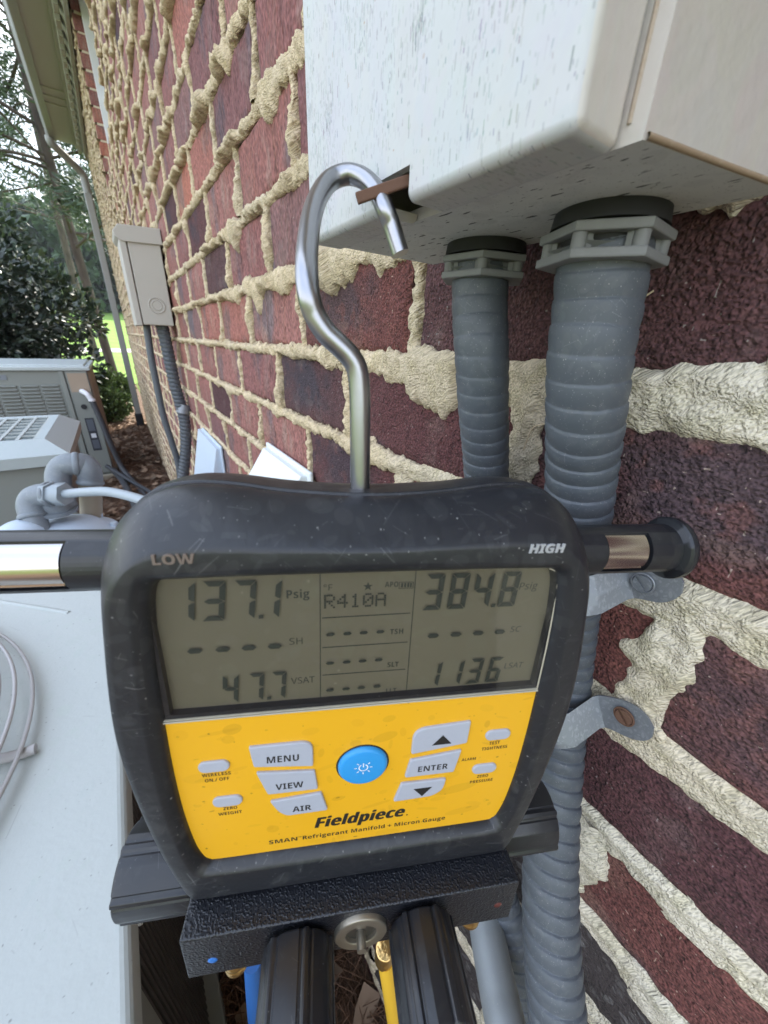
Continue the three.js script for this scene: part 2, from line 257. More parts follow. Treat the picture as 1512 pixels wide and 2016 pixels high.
{ // bricks
  const r = rng(7), D = 0.095, H = COURSE - 0.0105, L = PITCH - 0.0105;
  const tint = [[1, 1, 1], [0.82, 0.78, 0.84], [1.12, 1.0, 0.92], [0.66, 0.66, 0.76], [0.94, 0.9, 0.9], [0.74, 0.86, 0.95], [1.3, 1.08, 0.86]];
  const mats = [[brickPit, brickPitB, 0.002], [brickRug, brickRugB, 0.0034]].map(([m, b, s]) => tint.map((c) => M({ map: m, bumpMap: b, bumpScale: s, color: c, roughness: 1 })));
  const brickGeo = (nx, ny, amp, v) => {
    let g = new THREE.BoxGeometry(L, H, D, nx, ny, 1); const p = g.attributes.position;
    for (let i = 0; i < p.count; i++) {
      let x = p.getX(i), y = p.getY(i), z = p.getZ(i);
      if (z > 0) {
        const ex = Math.min(1, (L / 2 - Math.abs(x)) / 0.006), ey = Math.min(1, (H / 2 - Math.abs(y)) / 0.006), e = Math.min(ex, ey), o = v * 3.7;
        z = D / 2 - (1 - e) * (1 - e) * 0.0032 + amp * (fbm(x * 34 + o, y * 34, o, 3) * 0.0032 + fbm(x * 170, y * 170 + o, 4, 2) * 0.0018);
        x += fbm(x * 40, y * 40, o + 9, 2) * 0.0026; y += fbm(x * 40, y * 40, o + 19, 2) * 0.0026;
        p.setXYZ(i, x, y, z);
      }
    }
    g = boxUV(g, v * 0.117 + 0.05, v * 0.071); g.translate(0, 0, -D / 2); g.computeVertexNormals(); return toCreasedNormals(g, 0.9);
  };
  const fine = [0, 1, 2, 3, 4, 5].map((v) => brickGeo(44, 18, 1, v)), mid = [0, 1, 2, 3, 4].map((v) => brickGeo(8, 4, 0.8, v)), low = [0, 1, 2, 3].map((v) => brickGeo(2, 2, 0.5, v));
  const list = [], q = V3();
  for (let k = K0; k < K1; k++) {
    const y = bedY(k) + COURSE / 2; let x = headX0(k) + PITCH * 4;
    while (x > X1) x -= PITCH;
    for (; x > X0; x -= PITCH) {
      let a = x - PITCH, b = x; // one brick between two head joints, cut where the wall or the window opening ends it
      const pieces = [];
      const inWin = y > SILL - 0.03;
      if (inWin && a < WIN[1] && b > WIN[0]) { if (b > WIN[1] + 0.012) pieces.push([WIN[1] - 0.005, b]); if (a < WIN[0] - 0.012) pieces.push([a, WIN[0] + 0.005]); } else pieces.push([Math.max(a, X0 - 0.005), b]);
      for (const [s, e] of pieces) {
        if (e - s < 0.02) continue;
        const cx = (s + e) / 2, d2 = (cx * cx + (y - CY) ** 2 + 0.0324); q.set(cx, y, 0).project(camera);
        const front = V3(cx, y, 0).sub(camera.position).dot(camera.getWorldDirection(V3())) > 0;
        const seen = front && Math.abs(q.x) < 1.25 && Math.abs(q.y) < 1.2;
        list.push({ s, e, y, cx, key: (seen ? 1 : 0.02) * (e - s) / Math.pow(d2, 1.5), t: r(), v: r(), dx: (r() - 0.5) * 0.004, dy: (r() - 0.5) * 0.003, dz: (r() - 0.5) * 0.0035, rot: (r() - 0.5) * 0.012 });
      }
    }
  }
  list.sort((a, b) => b.key - a.key);
  const rest = new Map();
  list.forEach((b, i) => {
    const near = b.cx > -0.95 && i < 140, lowRight = b.cx > -0.28 && b.y < CY + 0.03 || b.cx > -0.12;
    const set = mats[lowRight || b.t > 0.93 || (b.cx > -0.45 && b.y < CY + 0.07) ? 0 : 1], tv = b.t * 17 % 1;
    const w = [0, 0, 0, 2, 4, 4, 1, 1, 3, 5, 2, 0, 6, 1][Math.floor(tv * 14)];
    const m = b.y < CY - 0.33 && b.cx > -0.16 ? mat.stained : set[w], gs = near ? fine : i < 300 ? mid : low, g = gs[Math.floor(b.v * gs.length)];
    const sx = (b.e - b.s - 0.0105) / L;
    if (i < 300) {
      const o = part(numbered('brick'), g, m, wall); o.position.set(b.cx + b.dx, b.y + b.dy, b.dz); o.rotation.z = b.rot; o.scale.x = sx;
    } else {
      const c = g.clone().applyMatrix4(new THREE.Matrix4().compose(V3(b.cx, b.y + b.dy, b.dz), new THREE.Quaternion().setFromEuler(new THREE.Euler(0, 0, b.rot)), V3(sx, 1, 1)));
      if (!rest.has(m)) rest.set(m, []); rest.get(m).push(c);
    }
  });
  const ms = [...rest.keys()], gs = ms.map((m) => merge(rest.get(m))), all = mergeGeometries(gs, true);
  tag(part('distant_bricks', all, ms, wall), null, null, null, 'stuff');
}
{ // mortar squeezed out of the joints: beads that bulge over the bricks, sag and break off in lumps
  const P = [], C = [], I = []; let base = 0;
  const r = rng(11), eye = camera.position;
  const grain = (x, y, z, sm) => { const b = fbm(x * 70, y * 70, z * 70, 2); return ((0.32 - Math.abs(b)) * 0.005 - 0.001) * (1 - 0.8 * (sm || 0)) + fbm(x * 190, y * 190, z * 190, 2) * (0.0034 - 0.0018 * (sm || 0)) + fbm(x * 420 + 3, y * 420, z * 420, 1) * (0.0016 - 0.0012 * (sm || 0)); };
  const tan = [0.74, 0.59, 0.39], pale = [0.75, 0.68, 0.545];
  function bead(n, at, m) { // at(i): centre x, y; across vector; half widths either way; bulge
    const from = base;
    for (let i = 0; i <= n; i++) {
      const s = at(i / n);
      for (let j = 0; j <= m; j++) {
        const tj = j / m, a = (tj - (Math.sin(tj * 2 * Math.PI) / (2 * Math.PI)) * 0.6) * Math.PI, c = Math.cos(a), sn = Math.pow(Math.sin(a), 0.45), w = c > 0 ? s.w1 : s.w0;
        let x = s.x + s.ax * c * w, y = s.y + s.ay * c * w, z = -0.007 + (0.007 + s.p) * sn;
        const g = grain(x, y, z, s.layer) * s.g, e0 = fbm(x * 120 + 7, y * 120, z * 120 + 2, 3), ed = lerp(e0 * 0.7 + (Math.abs(e0) - 0.13) * 1.1, e0, s.layer || 0) * 0.0092 * s.g * (1 - sn * 0.6);
        x += s.ax * (c * g + ed); y += s.ay * (c * g + ed); z += g * sn * 1.15;
        if (s.layer) z += s.layer * Math.sin((c * w) * 520 + fbm(x * 22, y * 22, 1, 2) * 8) * 0.0012 * sn;
        P.push(x, y, z);
        const t = clamp(sstep(x, -0.34, -0.02) * 0.75 + fbm(x * 7, y * 7, 3, 2) * 0.9, 0, 1), f = 0.94 + 0.24 * fbm(x * 24, y * 24, z * 24 + 5, 3);
        for (let k = 0; k < 3; k++) C.push(lerp(tan[k], pale[k], t) * f);
        if (i < n && j < m) { const o = base; I.push(o, o + m + 1, o + 1, o + 1, o + m + 1, o + m + 2); }
        base++;
      }
    }
    return from;
  }
  function chunks(seed, from, to, lo, hi) { // stretches of joint that were squeezed out differently, with abrupt ends
    const q = rng(seed), c = []; for (let x = from; x > to;) { const l = lo + (hi - lo) * q() * q(); c.push([x - l, q(), q(), q(), x]); x -= l; }
    let i = 0; return (x) => { while (i < c.length - 1 && x < c[i][0]) i++; while (i > 0 && x > c[i][4]) i--; const a = c[i], b = c[Math.min(c.length - 1, i + 1)], t = sstep(a[0] + 0.007 - x, 0, 0.007); return [1, 2, 3].map((k) => lerp(a[k], b[k], t)); };
  }
  const lod = (x) => (x > -0.45 ? [0.0016, 17] : x > -0.8 ? [0.002, 12] : x > -1.8 ? [0.0028, 8] : x > -3.2 ? [0.006, 6] : [0.011, 5]);
  // lumps set by hand where the wall shows them: course, x, half length, droop, rise, bulge
  const lumps = [[1, -0.49, 0.03, 0.01, 0.004, 0.006], [1, -0.585, 0.015, 0.042, 0.004, 0.005], [2, -0.66, 0.02, 0.026, 0.003, 0.006], [1, -0.265, 0.024, 0.015, 0.002, 0.005], [1, -0.35, 0.035, 0.004, 0.004, 0.004], [3, -0.49, 0.022, 0.014, 0.002, 0.005], [4, -0.62, 0.014, 0.02, 0.002, 0.005], [0, -0.16, 0.03, 0.008, 0.001, 0.003], [1, -0.62, 0.02, 0.002, 0.006, 0.008], [0, -0.22, 0.02, 0.01, 0.003, 0.005], [-1, -0.3, 0.03, 0.006, 0.003, 0.004]];
  for (let k = K0 + 1; k <= K1; k++) {
    const y0 = bedY(k), bl = lumps.filter((l) => l[0] === k), ch = chunks(900 + k, 0.6, X0 - 0.1, 0.018, 0.13);
    for (let x = 0.45; x > X0;) { x -= 0.03 + 0.16 * r() * r(); bl.push([k, x, 0.012 + 0.03 * r(), r() * r() * r() * 0.02, r() * r() * 0.005, 0.007 * r() * r()]); }
    const segs = y0 > SILL - 0.02 ? [[X1, WIN[1]], [WIN[0], X0]] : [[X1, X0]];
    for (const [sa, sb] of segs) for (let xa = sa; xa > sb + 1e-6;) {
      const stops = [-0.45, -0.8, -1.8, -3.2].filter((s) => s < xa - 1e-6), xb = Math.max(sb, stops[0] ?? sb), [step, m] = lod((xa + xb) / 2), n = Math.max(2, Math.round((xa - xb) / step)), my = bl.filter((l) => l[1] < xa + 0.1 && l[1] > xb - 0.1);
      bead(n, (t) => {
        const x = lerp(xa, xb, t), [c1, c2, c3] = ch(x); let w1 = 0.0046 + 0.0042 * c1 * c1, w0 = 0.005 + 0.0075 * c2 * c2, p = 0.002 + 0.0115 * c3 * c3 + 0.005 * fbm(x * 30, k * 3.3, 8, 2); p *= 0.45 + 0.55 * sstep(y0 - CY, -0.16, 0.06);
        w1 += 0.003 * fbm(x * 40, k * 7.7, 3, 2); w0 += 0.005 * fbm(x * 34, k * 4.1, 6, 3);
        for (const l of my) { const q = (x - l[1]) / l[2]; if (q * q < 5) { const e = Math.exp(-q * q * 1.6); const rag = 0.55 + 1.3 * Math.max(0, 0.4 + fbm(x * 90, k * 2.3, l[1] * 9, 2)); w0 += l[3] * e * rag; w1 += l[4] * e * rag; p += l[5] * e; } }
        const thin = 1 - 0.22 * sstep(-x, 0.35, 0.6); w0 *= thin; w1 *= thin;
        const sm = sstep(x, -0.3, -0.1) * sstep(-(y0 - CY), -0.09, 0.04); // lower right: smeared flat and wide
        w1 += sm * (0.003 + 0.006 * Math.max(0, fbm(x * 15, k, 11, 2) + 0.2)); w0 += sm * (0.005 + 0.008 * Math.max(0, fbm(x * 12, k, 12, 2) + 0.2)); p *= 1 - 0.62 * sm;
        return { x, y: y0 + 0.002 * fbm(x * 6, k, 14, 2), ax: 0, ay: 1, w1: Math.max(0.0046, w1), w0: Math.max(0.0046, w0), p: Math.max(0.0012, p), g: 1 - sm * 0.25, layer: sm };
      }, m);
      xa = xb;
    }
  }
  for (let k = K0; k < K1; k++) for (let x = headX0(k) + PITCH * 4; x > X0 + 0.02; x -= PITCH) {
    if (x > X1) continue;
    const ya = bedY(k) + COURSE - 0.003, yb = bedY(k) + 0.003; if (ya > SILL && x < WIN[1] + 0.02 && x > WIN[0] - 0.02) continue;
    const [step, m] = lod(x), n = Math.max(3, Math.round((ya - yb) / (step * 0.9))), s1 = r() * 50, fat = r() < 0.25 ? 1.6 : 0.85 + 0.4 * r(), lump = r(), lp = r(), j = (r() - 0.5) * 0.004;
    const special = k === 1 && Math.abs(x + 0.527) < 0.02 ? 1 : 0, smear = sstep(x, -0.3, -0.1) * sstep(-(ya - CY), -0.09, 0.05);
    bead(n, (t) => {
      let w = (0.0052 + 0.0042 * fbm(t * 4 + s1, k, 1, 3)) * fat, p = (0.0032 + 0.005 * fbm(t * 3 + s1, k, 4, 3)) * fat;
      if (lump > 0.55) { const e = Math.exp(-Math.pow((t - lp) / 0.22, 2)); w += 0.005 * e; p += 0.008 * e; }
      if (special) { w += 0.003; p += 0.003; }
      w += smear * (0.006 + 0.012 * Math.max(0, fbm(t * 3 + s1, 2, k, 2) + 0.1)); p *= 1 - smear * 0.4;
      if (x < -0.35) { w *= 0.66; p *= 0.7; }
      return { x: x + j + 0.003 * fbm(t * 3, s1, 9, 2), y: lerp(ya, yb, t), ax: 1, ay: 0, w1: Math.max(0.0045, w), w0: Math.max(0.0045, w), p: Math.max(0.001, p), g: 0.9, layer: smear };
    }, m);
  }
  const g = new THREE.BufferGeometry();
  g.setAttribute('position', new THREE.BufferAttribute(new Float32Array(P), 3)); g.setAttribute('color', new THREE.BufferAttribute(new Float32Array(C), 3));
  const uv = new Float32Array(base * 2); for (let i = 0; i < base; i++) { uv[i * 2] = P[i * 3] + P[i * 3 + 2] * 0.7; uv[i * 2 + 1] = P[i * 3 + 1] + P[i * 3 + 2] * 0.7; }
  g.setAttribute('uv', new THREE.BufferAttribute(uv, 2)); g.setIndex(I); g.computeVertexNormals();
  part('mortar', g, mat.mortar, wall);
  console.log('mortar triangles', I.length / 3);
}
{ // window in its brick opening, high up beyond the safety switch
  const w = new THREE.Group(); w.name = 'window'; house.add(w);
  const [a, b] = WIN, y0 = SILL, y1 = SOFFIT - 0.02;
  part('frame', merge(box(a, a + 0.05, y0, y1, -0.16, -0.046), box(b - 0.05, b, y0, y1, -0.16, -0.085), box(a + 0.05, b - 0.05, y0, y0 + 0.06, -0.16, -0.085), box(a + 0.05, b - 0.05, y1 - 0.06, y1, -0.16, -0.085), box(a + 0.05, b - 0.05, (y0 + y1) / 2 - 0.02, (y0 + y1) / 2 + 0.02, -0.15, -0.1)), mat.vinyl, w);
  part('pane', new THREE.PlaneGeometry(b - a - 0.1, y1 - y0 - 0.1).translate((a + b) / 2, (y0 + y1) / 2, -0.125), mat.pane, w);
  const sg = boxUV(rbox(-0.031, 0.031, -0.045, 0.045, -0.1, -0.008, 0.004, 1)), sm = M({ map: brickPit, bumpMap: brickPitB, bumpScale: 0.003, color: [1.9, 1.7, 1.4], roughness: 0.9 });
  for (let i = 0; i < 16; i++) part(numbered('sill_brick'), sg, sm, w).position.set(a + 0.03 + i * 0.0725, SILL - 0.035, 0.004);
}
{ // eave: soffit, dentil crown, fascia gutter, downspout, roof
  const a = -6.03, b = 2.6, y = SOFFIT;
  part('soffit', boxUV(merge(box(a, b, y, y + 0.012, -0.05, 0.262), box(-5.2, -5.17, y - 0.008, y - 0.001, 0.095, 0.255), box(-5.06, -5.03, y - 0.008, y - 0.001, 0.095, 0.255), box(-4.92, -4.89, y - 0.008, y - 0.001, 0.095, 0.255))), mat.eave, house);
  const s = new THREE.Shape(); s.moveTo(0, -0.11); s.lineTo(0.022, -0.11); s.lineTo(0.022, -0.085); s.quadraticCurveTo(0.03, -0.04, 0.07, -0.03); s.lineTo(0.088, -0.03); s.lineTo(0.088, -0.001); s.lineTo(0, -0.001);
  const cg = new THREE.ExtrudeGeometry(s, { depth: b - a, bevelEnabled: false, curveSegments: 6 }); cg.rotateY(-Math.PI / 2); cg.translate(b, y, 0.012);
  const crown = part('crown_moulding', boxUV(cg.applyMatrix4(new THREE.Matrix4())), mat.eave, house);
  const dg = rbox(-0.045, 0.045, -0.022, 0.022, -0.014, 0.014, 0.004, 1);
  for (let i = 0; i < 46; i++) part(numbered('dentil'), dg, mat.eave, crown).position.set(a + 0.12 + i * 0.15, y - 0.062, 0.068);
  const gs = new THREE.Shape(); gs.moveTo(0, 0); gs.lineTo(0.035, 0); gs.quadraticCurveTo(0.06, 0.03, 0.05, 0.075); gs.lineTo(0.066, 0.1); gs.lineTo(0.066, 0.125); gs.lineTo(0.058, 0.125); gs.lineTo(0.058, 0.102); gs.lineTo(0.042, 0.078); gs.quadraticCurveTo(0.05, 0.035, 0.032, 0.008); gs.lineTo(0, 0.008);
  const gg = new THREE.ExtrudeGeometry(gs, { depth: b - a + 0.02, bevelEnabled: false, curveSegments: 6 }); gg.rotateY(-Math.PI / 2); gg.translate(b, y - 0.004, 0.262);
  part('gutter', boxUV(merge(gg, box(a - 0.02, a - 0.014, y - 0.003, y + 0.12, 0.262, 0.325), box(a, b, y - 0.012, y + 0.13, 0.25, 0.2615))), mat.gutter, house);
  part('downspout', boxUV(merge(
    tube([[a + 0.05, y + 0.01, 0.295], [a + 0.04, y - 0.04, 0.292], [-6.05, y - 0.075, 0.24], [-6.16, y - 0.15, 0.13], [-6.2, y - 0.2, 0.085], [-6.2, y - 0.3, 0.078], [-6.2, y - 0.5, 0.078]], 0.038, 40, 10),
    rbox(-6.24, -6.16, 0.16, y - 0.36, 0.045, 0.112, 0.008, 1))), mat.gutter, house);
  part('drain_boot', rbox(-6.25, -6.15, 0, 0.2, 0.035, 0.125, 0.02, 2), mat.blackMatte, house, 'black plastic drain boot');
  const rs = new THREE.BufferGeometry(); const R = [a - 0.2, b + 0.4], q = [[y + 0.13, 0.31], [y + 0.16, 0.31], [y + 3.9, -5.2], [y + 3.87, -5.2]];
  const pos = []; const pt = (x, i) => [x, q[i][0], q[i][1]]; const quad = (A, B, Cc, Dd) => pos.push(...A, ...B, ...Cc, ...A, ...Cc, ...Dd);
  for (let i = 0; i < 4; i++) { const j = (i + 1) % 4; quad(pt(R[0], i), pt(R[1], i), pt(R[1], j), pt(R[0], j)); } quad(pt(R[0], 0), pt(R[0], 1), pt(R[0], 2), pt(R[0], 3)); quad(pt(R[1], 3), pt(R[1], 2), pt(R[1], 1), pt(R[1], 0));
  rs.setAttribute('position', new THREE.BufferAttribute(new Float32Array(pos), 3)); rs.computeVertexNormals();
  part('roof', rs, mat.roof, house);
}

// ------------------------------------------------------------------ things fixed to the near wall
{ // weathered metal enclosure over the conduits
  const o = thing('electrical_box', 'white weathered metal electrical box on the brick wall above the gauge', 'electrical box', [-0.14, CY + 0.046, 0]);
  const SC = 0.87; // drawn 1.15 : 1
  const L = -0.0735, R = 0.0735, top = 0.42;
  let body = box(L + 0.001, R + 0.003, 0, top, 0.004, 0.0668);
  { const p = body.attributes.position; for (let i = 0; i < p.count; i++) if (p.getX(i) > 0) p.setX(i, p.getX(i) + (0.0668 - p.getZ(i)) * 0.19); }
  body = cut(body, box(-0.03, 0.03, 0.004, 0.05, 0.03, 0.08));
  // side, bottom and back of the body
  const split = (g, f) => { const p = g.attributes.position, n = g.attributes.normal, u = g.attributes.uv, out = [[], [], []]; for (let i = 0; i < p.count; i += 3) { const k = f(n.getX(i), n.getY(i), n.getZ(i)) ? 0 : 1; for (let j = 0; j < 3; j++) out[k].push(i + j); } return out.slice(0, 2).map((ids) => { const h = new THREE.BufferGeometry(); for (const [a, b, s] of [['position', p, 3], ['normal', n, 3], ['uv', u, 2]]) { const d = new Float32Array(ids.length * s); ids.forEach((id, q) => { for (let c = 0; c < s; c++) d[q * s + c] = b.getComponent(id, c); }); h.setAttribute(a, new THREE.BufferAttribute(d, s)); } return h; }); };
  const flat = (g) => (g.index ? g.toNonIndexed() : g);
  const [bottom, sides] = split(boxUV(flat(body)), (x, y) => y < -0.6);
  part('bottom_plate', bottom, mat.boxBottom, o, 'flaking grey bottom plate');
  part('body', sides, mat.boxSide, o, 'cream painted side');
  let cover = rbox(L, R - 0.002, -0.0014, top + 0.002, 0.0672, 0.086, 0.003, 4);
  cover = cut(cover, box(-0.0085, 0.0105, -0.01, 0.0085, 0.055, 0.1), box(L + 0.003, R - 0.005, 0.002, top - 0.003, 0.06, 0.083));
  const [capSide, face] = split(boxUV(flat(cover)), (x) => x > 0.7);
  part('cover', face, mat.boxFront, o, 'white cover with dark mildew streaks');
  part('cover_flange', capSide, mat.boxSide, o);
  const tab = new RoundedBoxGeometry(0.03, 0.0036, 0.0014, 3, 0.0006), p = tab.attributes.position;
  for (let i = 0; i < p.count; i++) p.setY(i, p.getY(i) + fbm(p.getX(i) * 160, p.getZ(i) * 160, 1, 2) * 0.002);
  tab.computeVertexNormals(); boxUV(tab);
  const a = atZ(702, 392, 0.099), b = atZ(808, 352, 0.083), t = part('bent_tab', boxUV(tab), mat.rust, o, 'rusty bent metal tab');
  const dir = b.clone().sub(a), x = dir.clone().normalize(), z = V3(0.25, -0.2, 1).normalize(), y = z.clone().cross(x).normalize(); z.crossVectors(x, y);
  t.matrix.makeBasis(x, y, z); t.quaternion.setFromRotationMatrix(t.matrix); t.position.copy(a).add(b).multiplyScalar(0.5).sub(o.position); t.scale.x = dir.length() / 0.03;
  part('rusty_edge', boxUV(tube([[R + 0.0035, 0.0008, 0.066], [R + 0.009, 0.0008, 0.036], [R + 0.0148, 0.0008, 0.0065]], 0.00075, 30, 8)), M({ map: scuffed(163, [0.27, 0.19, 0.12], [0.5, 0.42, 0.33], 200, 300, 0.02, false, 0.4), roughness: 0.8 }), o);
  part('rusty_seam', boxUV(tube([[R - 0.0012, 0.004, 0.0668], [R - 0.0012, 0.14, 0.0668], [R - 0.0012, top, 0.0668]], 0.0006, 40, 6)), M({ map: scuffed(165, [0.4, 0.32, 0.24], [0.25, 0.15, 0.08], 300, 300, 0.03, false, 0.5), roughness: 0.8 }), o);
  part('standoff', boxUV(box(L + 0.02, R - 0.03, 0.03, top - 0.02, -0.032, 0.004)), mat.galvanised, o);
  o.position.set(-0.1218, CY + 0.04, 0.0234); o.scale.setScalar(SC);
}
// spirally ridged sweep: centre line, radius, pitch, height of the ridges along the way
function ridged(pts, R, pitch, amp, m = 40, step = 0.00055, end = true) {
  const c = curve(pts), len = c.getLength(), n = Math.round(len / step), P = [], U = [], I = [], fr = c.computeFrenetFrames(n, false);
  for (let i = 0; i <= n; i++) {
    const q = c.getPointAt(i / n), s = (i / n) * len;
    for (let j = 0; j <= m; j++) {
      const a = (j / m) * 2 * Math.PI, ph = (((s / pitch + j / m) % 1) + 1) % 1, am = typeof amp === 'function' ? amp(i / n) : amp;
      const bul = Math.sin(ph * Math.PI), line = Math.exp(-Math.pow((ph < 0.5 ? ph : ph - 1) / 0.035, 2));
      const r = R * (1 - am * 0.9 + am * 0.7 * Math.sqrt(bul) + am * 0.55 * (1 - sstep(ph, 0, 0.9)) + am * 0.35 * line + 0.006 * fbm(q.x * 60 + Math.cos(a), q.y * 60, q.z * 60 + Math.sin(a), 2));
      const N = fr.normals[i], B = fr.binormals[i];
      P.push(q.x + r * (Math.cos(a) * N.x + Math.sin(a) * B.x), q.y + r * (Math.cos(a) * N.y + Math.sin(a) * B.y), q.z + r * (Math.cos(a) * N.z + Math.sin(a) * B.z)); U.push((j / m) * 2 * Math.PI * R, s);
      if (i < n && j < m) { const k = i * (m + 1) + j; I.push(k, k + 1, k + m + 1, k + 1, k + m + 2, k + m + 1); }
    }
  }
  const g = new THREE.BufferGeometry(); g.setAttribute('position', new THREE.BufferAttribute(new Float32Array(P), 3)); g.setAttribute('uv', new THREE.BufferAttribute(new Float32Array(U), 2)); g.setIndex(I); g.computeVertexNormals();
  return g;
}
function hexRing(R, h, turn, rIn) { // gland nut: two hexagon plates, posts and webs between them
  const hexS = (r) => { const s = new THREE.Shape(); for (let i = 0; i < 6; i++) { const a = turn + (i * Math.PI) / 3; i ? s.lineTo(r * Math.cos(a), r * Math.sin(a)) : s.moveTo(r * Math.cos(a), r * Math.sin(a)); } s.closePath(); const q = new THREE.Path(); q.absarc(0, 0, rIn, 0, 7); s.holes.push(q); return s; };
  const plate = (y) => { const g = new THREE.ExtrudeGeometry(hexS(R), { depth: h * 0.2, bevelEnabled: true, bevelThickness: 0.0005, bevelSize: 0.0005, bevelSegments: 2, curveSegments: 20 }); g.rotateX(-Math.PI / 2); g.translate(0, y, 0); return g; };
  const out = [plate(0), plate(h * 0.8)], k = R * Math.cos(Math.PI / 6);
  for (let i = 0; i < 6; i++) {
    const a = turn + (i * Math.PI) / 3, p = new THREE.CylinderGeometry(0.0022, 0.0022, h * 0.7, 10); p.translate((R - 0.0028) * Math.cos(a), h * 0.5, -(R - 0.0028) * Math.sin(a)); out.push(p);
    const f = box(k - 0.006, k - 0.0042, h * 0.12, h * 0.84, -R * 0.5, R * 0.5); f.rotateY(a + Math.PI / 6); out.push(f);
    const w = new THREE.BufferGeometry(); w.setAttribute('position', new THREE.BufferAttribute(new Float32Array([k - 0.0045, h * 0.2, R * 0.42, k - 0.0005, h * 0.5, R * 0.42, k - 0.0045, h * 0.5, -R * 0.3, k - 0.0045, h * 0.2, R * 0.42, k - 0.0045, h * 0.5, -R * 0.3, k - 0.0045, h * 0.2, -R * 0.3]), 3)); w.computeVertexNormals(); w.rotateY(a + Math.PI / 6); out.push(w);
  }
  return boxUV(merge(out));
}
const YB = CY + 0.04;
function conduit(label, pts, R, pitch, amp, nutR, nutH, turn, gasketR) {
  const o = thing('flexible_conduit', label, 'conduit', [pts[0].x, YB, pts[0].z]), local = pts.map((p) => p.clone().sub(o.position));
  part('hose', ridged(local, R, pitch, amp), mat.hose, o);
  const g = local[0]; // the gland up to the box
  part('gasket', merge(cyl(gasketR, gasketR * 0.96, 0.0045, 40).translate(g.x, -0.0022, g.z), cyl(R * 0.9, R * 1.05, 0.008, 40).translate(g.x, -0.006, g.z)), mat.gasket, o);
  const n = part('gland_nut', hexRing(nutR, nutH, turn, R * 0.98), mat.nut, o); n.position.set(g.x, -0.0055 - nutH, g.z);
  return o;
}
const bigR = 0.01425, far = (px, py, w, R) => atD(px, py, (2 * R * 730) / w); // distance from the breadth it shows
const bigPts = [[1204, 415, 178], [1190, 480, 172], [1176, 590, 163], [1160, 700, 155], [1151, 820, 143], [1142, 940, 128], [1128, 1120, 112], [1112, 1300, 101], [1096, 1480, 98], [1085, 1640, 101], [1083, 1760, 104], [1087, 1880, 107], [1098, 2016, 110], [1112, 2200, 112], [1120, 2420, 112]].map(([x, y, w]) => far(x, y, w, bigR));
bigPts[0].y = YB - 0.006;
conduit('thick grey ridged conduit from the box, right of the thinner one, strapped to the wall', bigPts, bigR, 0.0082, (t) => 0.05 + 0.055 * sstep(t, 0.04, 0.25), 0.0192, 0.0084, 0.62, 0.0172);
const smR = 0.0122;
const smPts = [[958, 478, 112], [947, 520, 110], [944, 610, 107], [948, 700, 104], [951, 800, 97], [956, 900, 88], [958, 1010, 80], [956, 1200, 70], [950, 1450, 64], [970, 1700, 64], [1012, 1850, 66], [1040, 2016, 68], [1066, 2250, 70]].map(([x, y, w]) => far(x, y, w, smR));
smPts[0].y = YB - 0.006;
conduit('thinner dark grey ridged conduit from the box, left of the thick one', smPts, smR, 0.0076, (t) => 0.045 + 0.055 * sstep(t, 0.06, 0.25), 0.0188, 0.0075, 0.2, 0.0172);

